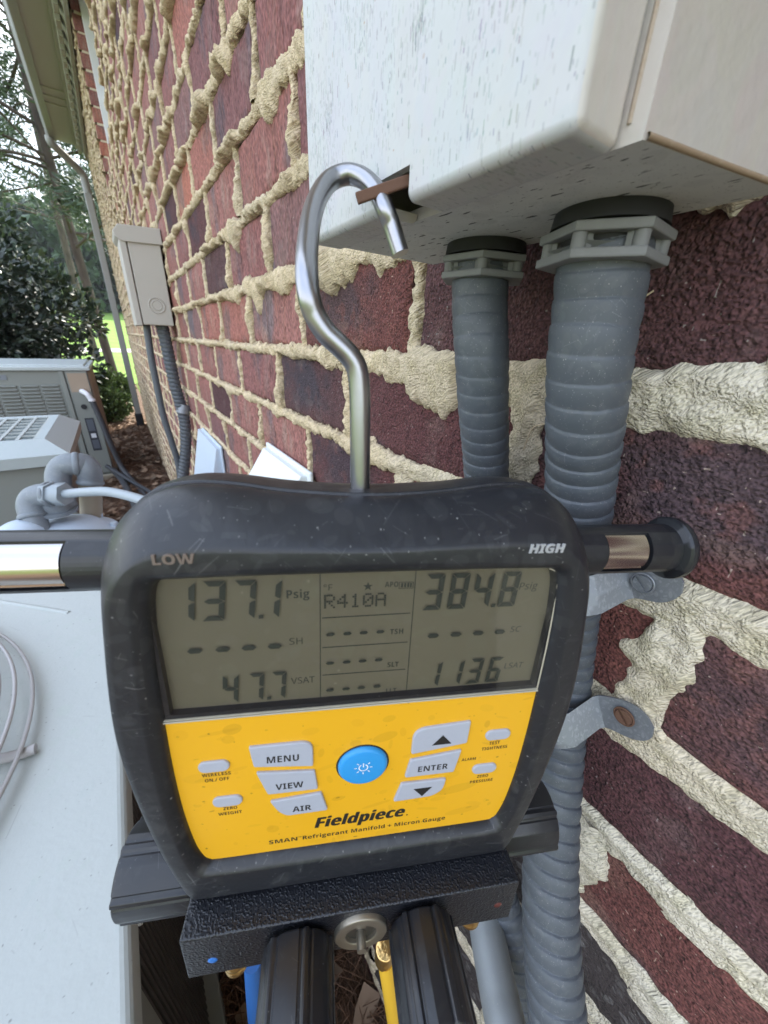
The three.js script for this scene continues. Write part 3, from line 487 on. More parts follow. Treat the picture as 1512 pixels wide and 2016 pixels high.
{ // pale pipe that comes up between the gauge and the thick conduit
  const pts = [[930, 1700, 60], [950, 1790, 64], [967, 1880, 70], [985, 1970, 76], [1004, 2060, 82], [1030, 2200, 88]].map(([x, y, w]) => far(x, y, w, 0.0122)), o = thing('metal_pipe', 'pale galvanised pipe at the bottom between the right valve knob and the thick conduit', 'pipe', pts[0].toArray());
  part('pipe', boxUV(tube(pts.map((p) => p.clone().sub(o.position)), 0.0122, 60, 24)), M({ map: scuffed(153, [0.27, 0.29, 0.3], [0.5, 0.52, 0.52], 300, 500, 0.1), metalness: 0.3, roughness: 0.55 }), o);
}
function strap(name, label, tip, foot, ax, screwAt, screwMat, w, rustEdge) { // one-hole strap: a tongue on the wall that climbs over the conduit
  const o = thing('pipe_strap', label, 'pipe strap', [tip.x, tip.y, 0.0035]);
  // profile along local s (from the tongue's round end to the far side of the conduit), height over the wall
  const Rr = 0.0158, dir = foot.clone().sub(tip); dir.z = 0; const len = dir.length(); dir.normalize(); const side = V3(-dir.y, dir.x, 0);
  const prof = []; const flat = len - Rr * 0.95, c = flat + Rr;
  for (let i = 0; i <= 14; i++) prof.push([(flat - 0.004) * (i / 14), 0]);
  prof.push([flat - 0.0015, 0.0006], [flat, 0.003]);
  for (let i = 0; i <= 20; i++) { const a = Math.PI - 0.45 - (i / 20) * (Math.PI - 0.2); prof.push([c + Rr * Math.cos(a), 0.0155 + Rr * Math.sin(a) * 1.02]); }
  const P = [], I = [], T = 0.0014, m = 10;
  prof.forEach(([s, z], i) => { const e = i < 15 ? s / (w * 0.62) : 9, half = e < 1 ? (w / 2) * Math.sqrt(Math.max(0.0, 1 - (1 - e) * (1 - e))) : w / 2 * (1 - 0.12 * sstep(s, flat - 0.012, flat) ); for (let l = 0; l < 2; l++) for (let j = 0; j <= m; j++) { const q = lerp(-half, half, j / m), bow = l ? T * (1 - 0.25 * Math.pow(Math.abs(j / m - 0.5) * 2, 6)) : 0; P.push(dir.x * s + side.x * q, dir.y * s + side.y * q, z + bow); } });
  const row = 2 * (m + 1), n = prof.length;
  for (let i = 0; i < n - 1; i++) { for (let j = 0; j < m; j++) { const b = i * row + m + 1 + j, a = i * row + j; I.push(b, b + row, b + 1, b + 1, b + row, b + row + 1, a, a + 1, a + row, a + 1, a + row + 1, a + row); } for (const j of [0, m]) { const a = i * row + j, b = a + m + 1; I.push(a, b, a + row, b, b + row, a + row); } }
  const g = new THREE.BufferGeometry(); g.setAttribute('position', new THREE.BufferAttribute(new Float32Array(P), 3)); g.setIndex(I); g.computeVertexNormals();
  part('plate', toCreasedNormals(boxUV(g), 0.7), mat.galvanised, o);
  const sc = screwAt.clone().sub(o.position), r = 0.0042;
  let head = new THREE.CylinderGeometry(r * 0.86, r, 0.0022, 28).rotateX(Math.PI / 2); head = cut(head, box(-r * 1.2, r * 1.2, -0.0007, 0.0007, 0, 0.004)); head.rotateZ(-0.75);
  const washer = new THREE.TorusGeometry(r * 1.06, 0.0005, 8, 30);
  const s = part('screw', boxUV(merge(head, washer)), screwMat, o); s.position.set(sc.x, sc.y, T + 0.001);
  return o;
}
const strapZ = 0.006;
strap('s', 'galvanised conduit strap with a bright slotted screw, under the gauge handle', atZ(1343, 1150, strapZ), atZ(1155, 1145, 0.012), 0, atZ(1265, 1148, strapZ), mat.galvanised, 0.0195);
strap('s', 'galvanised conduit strap with a rusty slotted screw, lower of the two', atZ(1284, 1438, strapZ), atZ(1112, 1392, 0.012), 0, atZ(1228, 1411, strapZ), mat.rust, 0.0195);

{ // two vent hoods low on the wall
  const hood = (name, label, x0, x1, yt, yb, out, m) => {
    const o = thing('wall_vent', label, 'vent', [(x0 + x1) / 2, yt, 0]); const h = (x1 - x0) / 2, d = yb - yt, T = 0.003;
    const s = new THREE.Shape(); s.moveTo(0.002, 0); s.lineTo(0.016, 0); s.lineTo(out, d); s.lineTo(out - 0.006, d); s.lineTo(0.002, d * 0.98);
    const g = new THREE.ExtrudeGeometry(s, { depth: 2 * h, bevelEnabled: true, bevelSize: 0.002, bevelThickness: 0.002, bevelSegments: 2 }); g.rotateY(-Math.PI / 2); g.translate(h, 0, 0);
    part('hood', boxUV(g), m, o);
    part('flange', boxUV(rbox(-h - 0.012, h + 0.012, d - 0.03, 0.008, 0.004, 0.009, 0.002, 2)), m, o);
  };
  hood('v', 'pale blue metal vent hood on the wall beside the paired conduits', -1.24, -0.99, CY - 0.258, CY - 0.62, 0.1, mat.ventBlue);
  hood('v', 'white metal vent hood on the wall just behind the gauge', -0.575, -0.425, CY - 0.158, CY - 0.36, 0.15, mat.ventWhite);
}
{ // safety switch further along the wall
  const o = thing('safety_switch', 'beige safety switch box with a rain cover on the brick wall', 'switch box', [-1.51, CY, 0]), x0 = -0.07, x1 = 0.06;
  part('body', boxUV(rbox(x0, x1, 0.024, 0.262, 0.008, 0.0905, 0.003, 2)), mat.beige, o);
  part('door', boxUV(rbox(x0 - 0.002, x1 + 0.002, 0.02, 0.25, 0.0925, 0.11, 0.003, 2)), mat.beige, o);
  const s = new THREE.Shape(); s.moveTo(0.0, 0.236); s.lineTo(0.094, 0.232); s.quadraticCurveTo(0.106, 0.234, 0.112, 0.242); s.lineTo(0.114, 0.252); s.lineTo(0.1, 0.268); s.lineTo(0, 0.272);
  const g = new THREE.ExtrudeGeometry(s, { depth: x1 - x0 + 0.01, bevelEnabled: true, bevelSize: 0.0015, bevelThickness: 0.0015, bevelSegments: 2 }); g.rotateY(-Math.PI / 2); g.translate(x1 + 0.005, 0, 0.004);
  part('rain_cover', boxUV(g), mat.beige, o);
  const k = part('knockout', merge(new THREE.TorusGeometry(0.0205, 0.0016, 8, 40), new THREE.TorusGeometry(0.0125, 0.0014, 8, 36), new THREE.CylinderGeometry(0.011, 0.011, 0.001, 30).rotateX(Math.PI / 2)), mat.beige, o); k.rotation.y = Math.PI / 2; k.position.set(x1 + 0.0008, 0.078, 0.046);
  const XC = -1.5;
  const rp = [[318, 636], [330, 690], [345, 760], [362, 822], [366, 870], [362, 930], [356, 1000], [350, 1100]].map((p) => atX(...p, XC)); rp[0].y = CY + 0.03;
  const a = thing('ribbed_conduit', 'grey ribbed conduit dropping from the beige safety switch, the thicker of two', 'conduit', [rp[0].x, rp[0].y, rp[0].z]);
  part('hose', ridged(rp.map((p) => p.clone().sub(a.position)), 0.0185, 0.0135, 0.2, 20, 0.0018), mat.hose, a);
  const cl = part('coupling', cyl(0.022, 0.022, 0.03, 24), mat.galvanised, a); const cp = atX(361, 805, XC).sub(a.position); cl.position.copy(cp); cl.rotation.z = 0.05; cl.rotation.x = -0.3;
  const sp = [[288, 636], [297, 700], [310, 765], [322, 820], [338, 870], [352, 920], [356, 980], [350, 1100]].map((p) => atX(...p, XC - 0.01)); sp[0].y = CY + 0.03;
  const b = thing('thin_conduit', 'thin smooth grey conduit dropping from the beige safety switch', 'conduit', [sp[0].x, sp[0].y, sp[0].z]);
  part('pipe', boxUV(tube(sp.map((p) => p.clone().sub(b.position)), 0.0105, 80, 14)), mat.hose, b);
}

{ // dry stems caught behind the conduits
  const m = M({ color: [0.5, 0.4, 0.27], roughness: 0.8 }), stem = (label, q) => { const p = q.map(([x, y, z]) => atZ(x, y, z)), o = thing('dry_stem', label, 'grass stem', p[0].toArray()); part('stalk', tube(p.map((v) => v.clone().sub(o.position)), 0.00035, 20, 6), m, o); };
  stem('long dry grass stem standing against the brick right of the thick conduit', [[1283, 506, 0.012], [1272, 545, 0.014], [1256, 590, 0.012]]);
  stem('short dry grass stem lying across the foot of a longer one on the brick', [[1287, 572, 0.012], [1272, 582, 0.013], [1254, 592, 0.013]]);
  stem('curled dry grass stem on the mortar between the two conduits', [[1080, 833, 0.02], [1052, 840, 0.022], [1040, 860, 0.02], [1030, 886, 0.016]]);
}

// ------------------------------------------------------------------ the digital manifold gauge (built in millimetres: u right, v up, z towards the reader)
const font = new FontLoader().parse ? await new FontLoader().loadAsync('fonts/droid/droid_sans_bold.typeface.json') : null;
const fontR = await new FontLoader().loadAsync('fonts/droid/droid_sans_regular.typeface.json');
const gauge = thing('digital_gauge', 'black and yellow digital manifold gauge with a grey screen, hung by its hook', 'gauge', [-0.0642144, CY - 0.1257078, 0.1397313]);
{
  const B = new THREE.Matrix4().set(0.42420501, -0.05299339, 0.90401423, 0, -0.02513573, 0.99721257, 0.07025152, 0, -0.90521727, -0.05252411, 0.42169055, 0, 0, 0, 0, 1);
  gauge.quaternion.setFromRotationMatrix(B);
  const MM = 0.00078, // the unit it is drawn in
    mm = (g) => { g.scale(MM, MM, MM); return g; };
  const uvmm = (g) => boxUV(mm(g));
  const uvPanel = uvmm;
  // closed smooth outline through points of the right half (top to bottom), mirrored; sampled by angle about (0, 22)
  const NA = 720, CEN = 22;
  function outline(right, tension = 0.5) {
    const pts = right.map(([u, v]) => V3(u, v, 0)); const left = right.slice().reverse().filter(([u]) => u > 0.01).map(([u, v]) => V3(-u, v, 0));
    const c = new THREE.CatmullRomCurve3([...pts, ...left], true, 'catmullrom', tension).getPoints(1400), out = [];
    for (let i = 0; i < NA; i++) {
      const a = (i / NA) * 2 * Math.PI, dx = Math.cos(a), dy = Math.sin(a); let best = 0;
      for (let k = 0; k < c.length - 1; k++) {
        const p = c[k], q = c[k + 1], ex = q.x - p.x, ey = q.y - p.y, den = dx * ey - dy * ex; if (Math.abs(den) < 1e-9) continue;
        const px = p.x, py = p.y - CEN, t = (px * ey - py * ex) / den, s = (px * dy - py * dx) / den; if (t > 0 && s >= -1e-6 && s <= 1 + 1e-6) best = Math.max(best, t);
      }
      out.push(best);
    }
    return out;
  }
  const inner = outline([[0, 92.2], [30, 92.2], [58, 92], [65, 91.4], [68, 87], [69.6, 76], [71, 55], [71.6, 32], [71.8, 8], [71.2, -14], [69.4, -33], [67.2, -42.6], [65, -46], [60, -47.2], [30, -47.3], [0, -47.4]]);
  const front = outline([[0, 102.5], [30, 103.4], [55, 104], [67, 101.5], [75, 95], [79.5, 86], [82, 72], [85, 48], [86, 25], [84.5, -2], [81, -32], [76.5, -56], [74, -64.5], [70, -67], [40, -67.3], [0, -67.3]]);
  const wide = outline([[0, 113], [28, 114.2], [48, 116.4], [62, 116.2], [73, 112.4], [81.5, 104.5], [86.5, 94], [89, 80], [91, 55], [92.2, 25], [90.4, -2], [86.5, -34], [81, -60], [78.6, -69], [74, -71.5], [40, -71.6], [0, -71.6]]);
  const L = [];
  const layer = (f, z) => L.push([f, z]);
  layer((i) => inner[i] - 0.6, -4.5); layer((i) => inner[i] + 0.1, 0.1); layer((i) => inner[i] + 1.2, 1.8); layer((i) => inner[i] + 2.8, 3.4); layer((i) => inner[i] + 4.4, 4.2); layer((i) => inner[i] + 5.6, 4.4);
  layer((i) => lerp(inner[i] + 5.6, front[i], 0.7), 4.3); layer((i) => front[i] - 0.6, 3.9); layer((i) => front[i] + 0.3, 3.2);
  for (const [t, z] of [[0.14, 1.6], [0.34, -1.2], [0.55, -4.6], [0.74, -8.2], [0.88, -11.8], [0.97, -15], [1, -17.6]]) layer((i) => lerp(front[i] + 0.3, wide[i], t), z);
  const seam = (i) => -19.6 + 1.8 * Math.cos(((i / NA) * 360 - 90) * Math.PI / 40) * (Math.abs((i / NA) * 360 - 90) < 45 ? 1 : 0);
  layer((i) => wide[i] - 0.1, (i) => seam(i)); layer((i) => wide[i] - 1.8, (i) => seam(i) - 0.15); layer((i) => wide[i] - 1.8, (i) => seam(i) - 0.9); layer((i) => wide[i] + 0.3, (i) => seam(i) - 1.1); layer((i) => wide[i] + 0.6, (i) => seam(i) - 2);
  for (const [o, z] of [[-0.5, -29], [0.9, -36.5], [3.4, -42], [7, -46], [14, -48.5], [40, -49]]) layer((i) => wide[i] - o, z);
  const P = [], I = [];
  L.forEach(([f, z]) => { for (let i = 0; i <= NA; i++) { const k = i % NA, a = (k / NA) * 2 * Math.PI, r = f(k), zz = typeof z === 'function' ? z(k) : z; const w = r > 60 ? fbm(Math.cos(a) * 2 + 3, Math.sin(a) * 2, zz * 0.03, 3) * 0.7 * sstep(-zz, -3, 8) : 0; P.push((r + w) * Math.cos(a), CEN + (r + w) * Math.sin(a), zz); } });
  for (let l = 0; l < L.length - 1; l++) for (let i = 0; i < NA; i++) { const a = l * (NA + 1) + i, b = a + NA + 1; I.push(a, a + 1, b, a + 1, b + 1, b); }
  const c0 = P.length / 3; P.push(0, CEN, -49); { const l = (L.length - 1) * (NA + 1); for (let i = 0; i < NA; i++) I.push(l + i, l + i + 1, c0); }
  let bg = new THREE.BufferGeometry(); bg.setAttribute('position', new THREE.BufferAttribute(new Float32Array(P), 3)); bg.setIndex(I); bg.computeVertexNormals();
  const nr = bg.attributes.normal.clone(), ix = bg.index; { // keep the smooth normals through the uv split
    const g2 = bg.toNonIndexed(); bg = uvmm(g2); }
  const body = part('body', bg, mat.rubber, gauge);
  const glyph = (f, s, size, h = 0, o = {}) => { const sh = f.generateShapes(s, size); const g = h ? new THREE.ExtrudeGeometry(sh, { depth: h, bevelEnabled: true, bevelThickness: 0.15, bevelSize: 0.08, bevelSegments: 1, curveSegments: 4 }) : new THREE.ShapeGeometry(sh, 4); g.computeBoundingBox(); const w = g.boundingBox.max.x - g.boundingBox.min.x; g.translate(-g.boundingBox.min.x - (o.align === 'left' ? 0 : w / 2), 0, 0); const sx = o.width ? o.width / w : 1; g.scale(sx, o.tall ?? 1, 1); if (o.slant) g.applyMatrix4(new THREE.Matrix4().set(1, o.slant, 0, 0, 0, 1, 0, 0, 0, 0, 1, 0, 0, 0, 0, 1)); if (o.turn) g.rotateZ(o.turn); return g; };
  const write = (s, u, v, z, o, m, parent, name = 'lettering') => part(name, mm(glyph(o.f ?? font, s, o.size, o.h, o).translate(u, v, z)), m, parent);
  write('LOW', -58.4, 99.3, 4.0, { size: 3.1, width: 11.6, h: 0.5, turn: 0.02 }, mat.worn, body, 'raised_lettering');
  write('HIGH', 58.6, 100.2, 4.0, { size: 3.1, width: 12.6, h: 0.5, slant: 0.12 }, mat.silverWorn, body, 'raised_lettering');
  // ---- yellow overlay
  const panel = (() => {
    const s = new THREE.Shape(), pts = []; const n = NA; for (let i = 0; i < n; i++) { const a = (i / n) * 2 * Math.PI; pts.push([(inner[i] + 1.2) * Math.cos(a), CEN + (inner[i] + 1.2) * Math.sin(a)]); }
    const low = pts.filter(([, v]) => v < 33.6); low.sort((p, q) => Math.atan2(p[1] - 100, p[0]) - Math.atan2(q[1] - 100, q[0]));
    low.unshift([-72.6, 33.6]); low.push([72.6, 33.6]); low.forEach(([u, v], i) => (i ? s.lineTo(u, v) : s.moveTo(u, v))); s.closePath();
    return part('yellow_panel', uvmm(new THREE.ExtrudeGeometry(s, { depth: 0.6, bevelEnabled: false }).translate(0, 0, -0.6)), mat.yellow, gauge);
  })();
  const ink = mat.ink, Z = 0.05;
  write('WIRELESS', -57.2, 4.2, Z, { size: 1.75, width: 10.6 }, ink, panel); write('ON / OFF', -57.2, 1.2, Z, { size: 1.75, width: 9 }, ink, panel);
  write('ZERO', -53.8, -16.3, Z, { size: 1.75, width: 5.4 }, ink, panel); write('WEIGHT', -54.1, -19.3, Z, { size: 1.75, width: 9.2 }, ink, panel);
  write('TEST', 57.8, 4.6, Z, { size: 1.75, width: 5 }, ink, panel); write('TIGHTNESS', 58.3, 1.5, Z, { size: 1.75, width: 12 }, ink, panel);
  write('ALARM', 47.1, -3.8, Z, { size: 1.6, width: 6.6 }, ink, panel);
  write('ZERO', 55.4, -16.0, Z, { size: 1.75, width: 5.4 }, ink, panel); write('PRESSURE', 55.3, -19.2, Z, { size: 1.75, width: 11 }, ink, panel);
  { // logo: heavy slanted letters; outline thickened by laying the same letter a little aside
    const g = []; for (const [dx, dy] of [[-0.28, 0], [0.28, 0], [0, 0.16]]) g.push(glyph(font, 'Fieldpiece', 6.6, 0, { width: 39.5, slant: 0.22 }).translate(dx - 0.2, -35.6 + dy, Z + (dx + 0.28) * 0.02 + dy * 0.1));
    g.push(new THREE.CircleGeometry(0.45, 10).translate(21.6, -35.2, Z)); part('logo', mm(merge(g)), ink, panel);
  }
  write('SMAN', -33.8, -42.4, Z, { size: 2.55, width: 12.2 }, ink, panel); write('TM', -26.6, -40.6, Z, { size: 0.7 }, ink, panel); write('Refrigerant Manifold + Micron Gauge', 7.6, -42.4, Z, { size: 2.5, width: 66 }, ink, panel);
  // ---- keys
  function key(pts, z1, m, bev = 0.6, name = 'key') { const s = new THREE.Shape(); const n = pts.length, rad = 0.9; for (let i = 0; i < n; i++) { const a = pts[(i + n - 1) % n], b = pts[i], c = pts[(i + 1) % n]; const t = (p, q, d) => { const l = Math.hypot(q[0] - p[0], q[1] - p[1]), k = Math.min(0.45, d / l); return [p[0] + (q[0] - p[0]) * k, p[1] + (q[1] - p[1]) * k]; }; const r = b[2] ?? rad, e = t(b, a, r), f = t(b, c, r); i ? s.lineTo(...e) : s.moveTo(...e); s.quadraticCurveTo(b[0], b[1], f[0], f[1]); } s.closePath(); const g = new THREE.ExtrudeGeometry(s, { depth: z1 + 0.6 - bev, bevelEnabled: true, bevelThickness: bev, bevelSize: bev * 0.8, bevelOffset: -bev * 0.8, bevelSegments: 3, curveSegments: 8 }); g.translate(0, 0, -0.6); return part(name, uvmm(g), m, gauge); }
  const T = 1.1;
  const kMenu = key([[-44.2, 18.0], [-20.2, 18.0, 5], [-20.2, 4.2], [-43, 7.2]].map(([u, v, r]) => [u, v + 0.6, r]), T, mat.key);
  const kView = key([[-42.4, 3.8], [-19.6, 1.4], [-18.4, -9.6], [-38.6, -9.4]].map(([u, v, r]) => [u, v + 0.5, r]), T, mat.key);
  const kAir = key([[-38, -14], [-17, -12.2], [-14.4, -23.6], [-31.6, -24, 2], [-35, -20.6, 2]].map(([u, v, r]) => [u, v + 0.5, r]), T, mat.key);
  const kUp = key([[20.2, 4.6], [20.2, 18.6, 6], [44.6, 20.2], [44.4, 7.8]].map(([u, v, r]) => [u, v + 0.6, r]), T, mat.key);
  const kEnter = key([[18.4, -9.2], [20.1, 1.1], [42.6, 3.8], [40.6, -9.2]].map(([u, v, r]) => [u, v + 0.5, r]), T, mat.key);
  const kDown = key([[14.4, -24], [17.2, -12.9], [37.6, -13.2], [36.8, -20.2, 3], [31.8, -23.4, 2]].map(([u, v, r]) => [u, v + 0.5, r]), T, mat.key);
  write('MENU', -31.8, 9.3, T + 0.04, { size: 3.5, width: 12.2, turn: -0.02 }, ink, kMenu); write('VIEW', -29.8, -6.4, T + 0.04, { size: 3.4, width: 11 }, ink, kView); write('AIR', -25.2, -21.2, T + 0.04, { size: 3.3, width: 7.8 }, ink, kAir); write('ENTER', 30.6, -5.8, T + 0.04, { size: 3.3, width: 13.4 }, ink, kEnter);
  const tri = (u, v, s) => { const h = new THREE.Shape(); h.moveTo(u - 4.3, v); h.lineTo(u + 4.3, v); h.lineTo(u, v + s * 5.4); h.closePath(); return mm(new THREE.ShapeGeometry(h).translate(0, 0, T + 0.04)); };
  part('up_arrow', tri(33, 9.4, 1), ink, kUp); part('down_arrow', tri(27.2, -16.4, -1), ink, kDown);
  const pill = (u, v) => { const s = new THREE.Shape(); const w = 3.7, r = 2.35; s.absarc(u + w - 0.8, v, r, -Math.PI / 2, Math.PI / 2); s.absarc(u - w + 0.8, v, r, Math.PI / 2, 1.5 * Math.PI); s.closePath(); const g = new THREE.ExtrudeGeometry(s, { depth: 0.9, bevelEnabled: true, bevelThickness: 0.6, bevelSize: 0.5, bevelSegments: 3, curveSegments: 12 }); return part('small_key', uvmm(g.translate(0, 0, -0.6)), mat.key, gauge); };
  pill(-57.5, 10.0); pill(-54.3, -10.4); pill(58.3, 10.8); pill(55.2, -9.6);
  const power = part('power_key', uvmm(new THREE.LatheGeometry([[0, 2.2], [5, 2.15], [8.6, 2.0], [9.7, 1.6], [10.3, 0.8], [10.4, -0.6]].map(([a, b]) => new THREE.Vector2(a, b)).reverse(), 64).rotateX(Math.PI / 2).translate(0, 1.6, 0)), mat.blueKey, gauge);
  part('power_rim', uvmm(new THREE.TorusGeometry(10.7, 0.35, 8, 64).translate(0, 1.6, 0)), mat.ink, gauge);
  { const g = [new THREE.RingGeometry(1.55, 2.0, 24, 1, Math.PI / 2 + 0.5, 2 * Math.PI - 1), new THREE.PlaneGeometry(0.45, 2.3).translate(0, 1.4, 0)]; for (let i = 1; i < 8; i++) { const a = Math.PI / 2 + (i * Math.PI) / 4; g.push(new THREE.PlaneGeometry(0.4, 1.1).translate(0, 3.2, 0).rotateZ(a - Math.PI / 2)); } part('power_symbol', mm(merge(g).translate(0, 2.4, 2.24)), mat.white, power); }
  // ---- screen
  const Zl = -3, scr = new THREE.Group(); scr.name = 'screen'; gauge.add(scr);
  part('back_plate', uvmm(box(-72.5, 72.5, 30, 96, Zl - 1, Zl)), mat.lcd, scr);
  const rule = (u0, v0, u1, v1, w) => { const a = Math.atan2(v1 - v0, u1 - u0); return new THREE.PlaneGeometry(Math.hypot(u1 - u0, v1 - v0), w).rotateZ(a).translate((u0 + u1) / 2, (v0 + v1) / 2, Zl + 0.05); };
  part('divider', mm(merge(rule(-17.2, 33, -17, 93, 0.35), rule(16.6, 33, 15.9, 93, 0.35), rule(-16.4, 72.8, 15.2, 73.1, 0.45), rule(-16.4, 60, 15.2, 60.2, 0.45), rule(-16.4, 47.3, 15.3, 47.3, 0.45))), mat.segment, scr);
  const GL = Zl + 0.62; // the segments sit in the glass a little above the reflector and throw a faint shadow on it
  const SEG = { 0: 'abcdef', 1: 'bc', 2: 'abged', 3: 'abgcd', 4: 'fgbc', 5: 'afgcd', 6: 'afgedc', 7: 'abc', 8: 'abcdefg', 9: 'abcdfg', '-': 'g' };
  function digit(ch, u, v, w, h, slant, th) {
    const g = [], pol = (p) => { const s = new THREE.Shape(); p.forEach(([x, y], i) => { const q = [u + x + y * slant, v + y]; i ? s.lineTo(...q) : s.moveTo(...q); }); s.closePath(); return new THREE.ShapeGeometry(s).translate(0, 0, GL); };
    const gp = th * 0.13, m = h / 2;
    const S = { a: [[gp, h], [w - gp, h], [w - th, h - th], [th, h - th]], d: [[gp, 0], [w - gp, 0], [w - th, th], [th, th]], g: [[gp * 2, m], [th, m + th / 2], [w - th, m + th / 2], [w - gp * 2, m], [w - th, m - th / 2], [th, m - th / 2]], f: [[0, h - gp], [0, m + gp], [th * 0.5, m + th * 0.25], [th, m + th * 0.6], [th, h - th - gp]], b: [[w, h - gp], [w, m + gp], [w - th * 0.5, m + th * 0.25], [w - th, m + th * 0.6], [w - th, h - th - gp]], e: [[0, gp], [0, m - gp], [th * 0.5, m - th * 0.25], [th, m - th * 0.6], [th, th + gp]], c: [[w, gp], [w, m - gp], [w - th * 0.5, m - th * 0.25], [w - th, m - th * 0.6], [w - th, th + gp]] };
    for (const c of SEG[ch] ?? '') g.push(pol(S[c])); if (ch === '.') g.push(pol([[0, 0], [1.5, 0], [1.5, 1.5], [0, 1.5]]));
    part('digit', mm(merge(g)), mat.segment, scr);
  }
  const row = (s, us, v, w, h, slant, th) => [...s].forEach((c, i) => digit(c, us[i], v, w, h, slant, th));
  row('137.1', [-64.9, -55.6, -46.0, -37.6, -38.0], 74.2, 7, 15, 0.12, 1.9);
  row('384.8', [19.2, 28.6, 37.9, 46.0, 48.3], 74.4, 6.9, 14.9, 0.04, 1.9);
  row('47.7', [-52.4, -43.6, -36.8, -35.7], 38.1, 5.4, 12.8, 0.09, 1.6);
  row('1136', [23.4, 32.5, 40.6, 49.0], 37.9, 5.7, 12.5, 0.09, 1.6);
  const dash = (u, v, w, h) => { const s = new THREE.Shape(); s.moveTo(u - w / 2, v); s.lineTo(u - w * 0.28, v + h / 2); s.lineTo(u + w * 0.3, v + h / 2); s.lineTo(u + w / 2, v); s.lineTo(u + w * 0.28, v - h / 2); s.lineTo(u - w * 0.3, v - h / 2); s.closePath(); part('dash', mm(new THREE.ShapeGeometry(s).translate(0, 0, GL)), mat.segment, scr); };
  for (const u of [-59.2, -50.2, -41.6, -32.9]) dash(u, 62.3, 5, 2.1);
  for (const u of [24.8, 33.7, 42.7, 51.5]) dash(u, 62.8, 4.6, 2.0);
  for (const v of [66, 53.2, 40.3]) for (const u of [-13.6, -7.5, -1.6, 4.5]) dash(u, v, 3.2, 1.4);
  const lab = (s, u, v, size, width, o = {}) => write(s, u, v, Zl + 0.06, { size, width, ...o }, mat.segment, scr);
  lab('Psig', -24.4, 81.4, 3.2, 7.6); lab('SH', -25.6, 62.2, 2.8, 4.6, { f: fontR }); lab('VSAT', -23.6, 44.2, 2.9, 8.6, { f: fontR }); lab('Psig', 59.8, 81.2, 3.0, 7.2, { f: fontR, slant: 0.1 }); lab('SC', 58.2, 62, 2.6, 4.2, { slant: 0.1, f: fontR }); lab('LSAT', 60.8, 43.8, 2.8, 8, { slant: 0.12, f: fontR });
  lab('TSH', 10.7, 64.2, 2.3, 5.0); lab('SLT', 10.3, 48.9, 2.3, 4.4); lab('LLT', 10.4, 36.0, 2.2, 4.2); lab('\u00b0F', -14.4, 83.9, 2.4, 3, { f: fontR }); lab('APO', 7.6, 84.4, 2.1, 4.8);
  { const g = [], s = new THREE.Shape(); for (let i = 0; i < 10; i++) { const a = Math.PI / 2 + (i * Math.PI) / 5, r = i % 2 ? 0.75 : 1.8; const q = [-0.7 + r * Math.cos(a), 84.9 + r * Math.sin(a)]; i ? s.lineTo(...q) : s.moveTo(...q); } s.closePath(); part('star', mm(new THREE.ShapeGeometry(s).translate(0, 0, Zl + 0.06)), mat.segment, scr);
    for (const [u0, u1, v0, v1] of [[10.2, 15.4, 83.5, 83.75], [10.2, 15.4, 86.0, 86.25], [10.2, 10.45, 83.5, 86.2], [15.2, 15.45, 83.5, 86.2], [11.0, 11.7, 84, 85.8], [12.1, 12.8, 84, 85.8], [13.2, 13.9, 84, 85.8], [14.2, 14.8, 84, 85.8]]) g.push(new THREE.PlaneGeometry(u1 - u0, v1 - v0).translate((u0 + u1) / 2, (v0 + v1) / 2, Zl + 0.06)); part('battery_symbol', mm(merge(g)), mat.segment, scr); }
  { // dot matrix line
    const D = { R: ['11110', '10001', '10001', '11110', '10100', '10010', '10001'], 4: ['00010', '00110', '01010', '10010', '11111', '00010', '00010'], 1: ['00100', '01100', '00100', '00100', '00100', '00100', '01110'], 0: ['01110', '10001', '10011', '10101', '11001', '10001', '01110'], A: ['01110', '10001', '10001', '11111', '10001', '10001', '10001'] };
    [...'R410A'].forEach((c, n) => { const g = []; D[c].forEach((r, j) => [...r].forEach((b, i) => { if (b === '1') g.push(new THREE.PlaneGeometry(0.66, 0.68).translate(-15.4 + n * 4.45 + i * 0.76, 82.2 - j * 0.8, GL)); })); part('dot_character', mm(merge(g)), mat.segment, scr); });
  }
  part('lower_bezel', uvmm(merge(box(-72.4, 72.4, 33.9, 36.6, Zl, -0.3), box(-72.4, -69.6, 36, 94, Zl, -0.4), box(69.8, 72.4, 36, 94, Zl, -0.4))), mat.black, scr);
  const lens = new THREE.Group(); lens.name = 'lens'; gauge.add(lens);
  { const s = new THREE.Shape(); [[-71.8, 35.4], [71.9, 35.4], [70.8, 60], [69, 86], [67, 90.6], [63, 92.2], [-63, 92.2], [-67, 90.6], [-69, 86], [-70.8, 60]].forEach((p, i) => (i ? s.lineTo(...p) : s.moveTo(...p))); s.closePath(); part('pane', mm(new THREE.ShapeGeometry(s).translate(0, 0, 0.25)), mat.lens, lens); }
  part('lower_edge', uvmm(merge(rbox(-72.2, 72.2, 33.75, 34.35, -0.3, 0.75, 0.25, 2), rbox(-72, 72, 34.7, 35.1, -0.3, 0.5, 0.18, 2))), mat.clearEdge, lens);
  { const c = [[71.6, 34], [70.9, 60], [69.2, 84], [67.4, 90.2], [64.2, 91.8]].map(([u, v]) => V3(u, v, 0.3)); part('side_edge', uvmm(new THREE.TubeGeometry(new THREE.CatmullRomCurve3(c), 60, 0.32, 8)), mat.clearEdge, lens); }
  // ---- valve block, valve knobs, sight glass
  const blk = part('valve_block', uvmm(rbox(-75.4, 76.4, -100.2, -70, -44, 15.2, 0.9, 3)), mat.block, gauge);
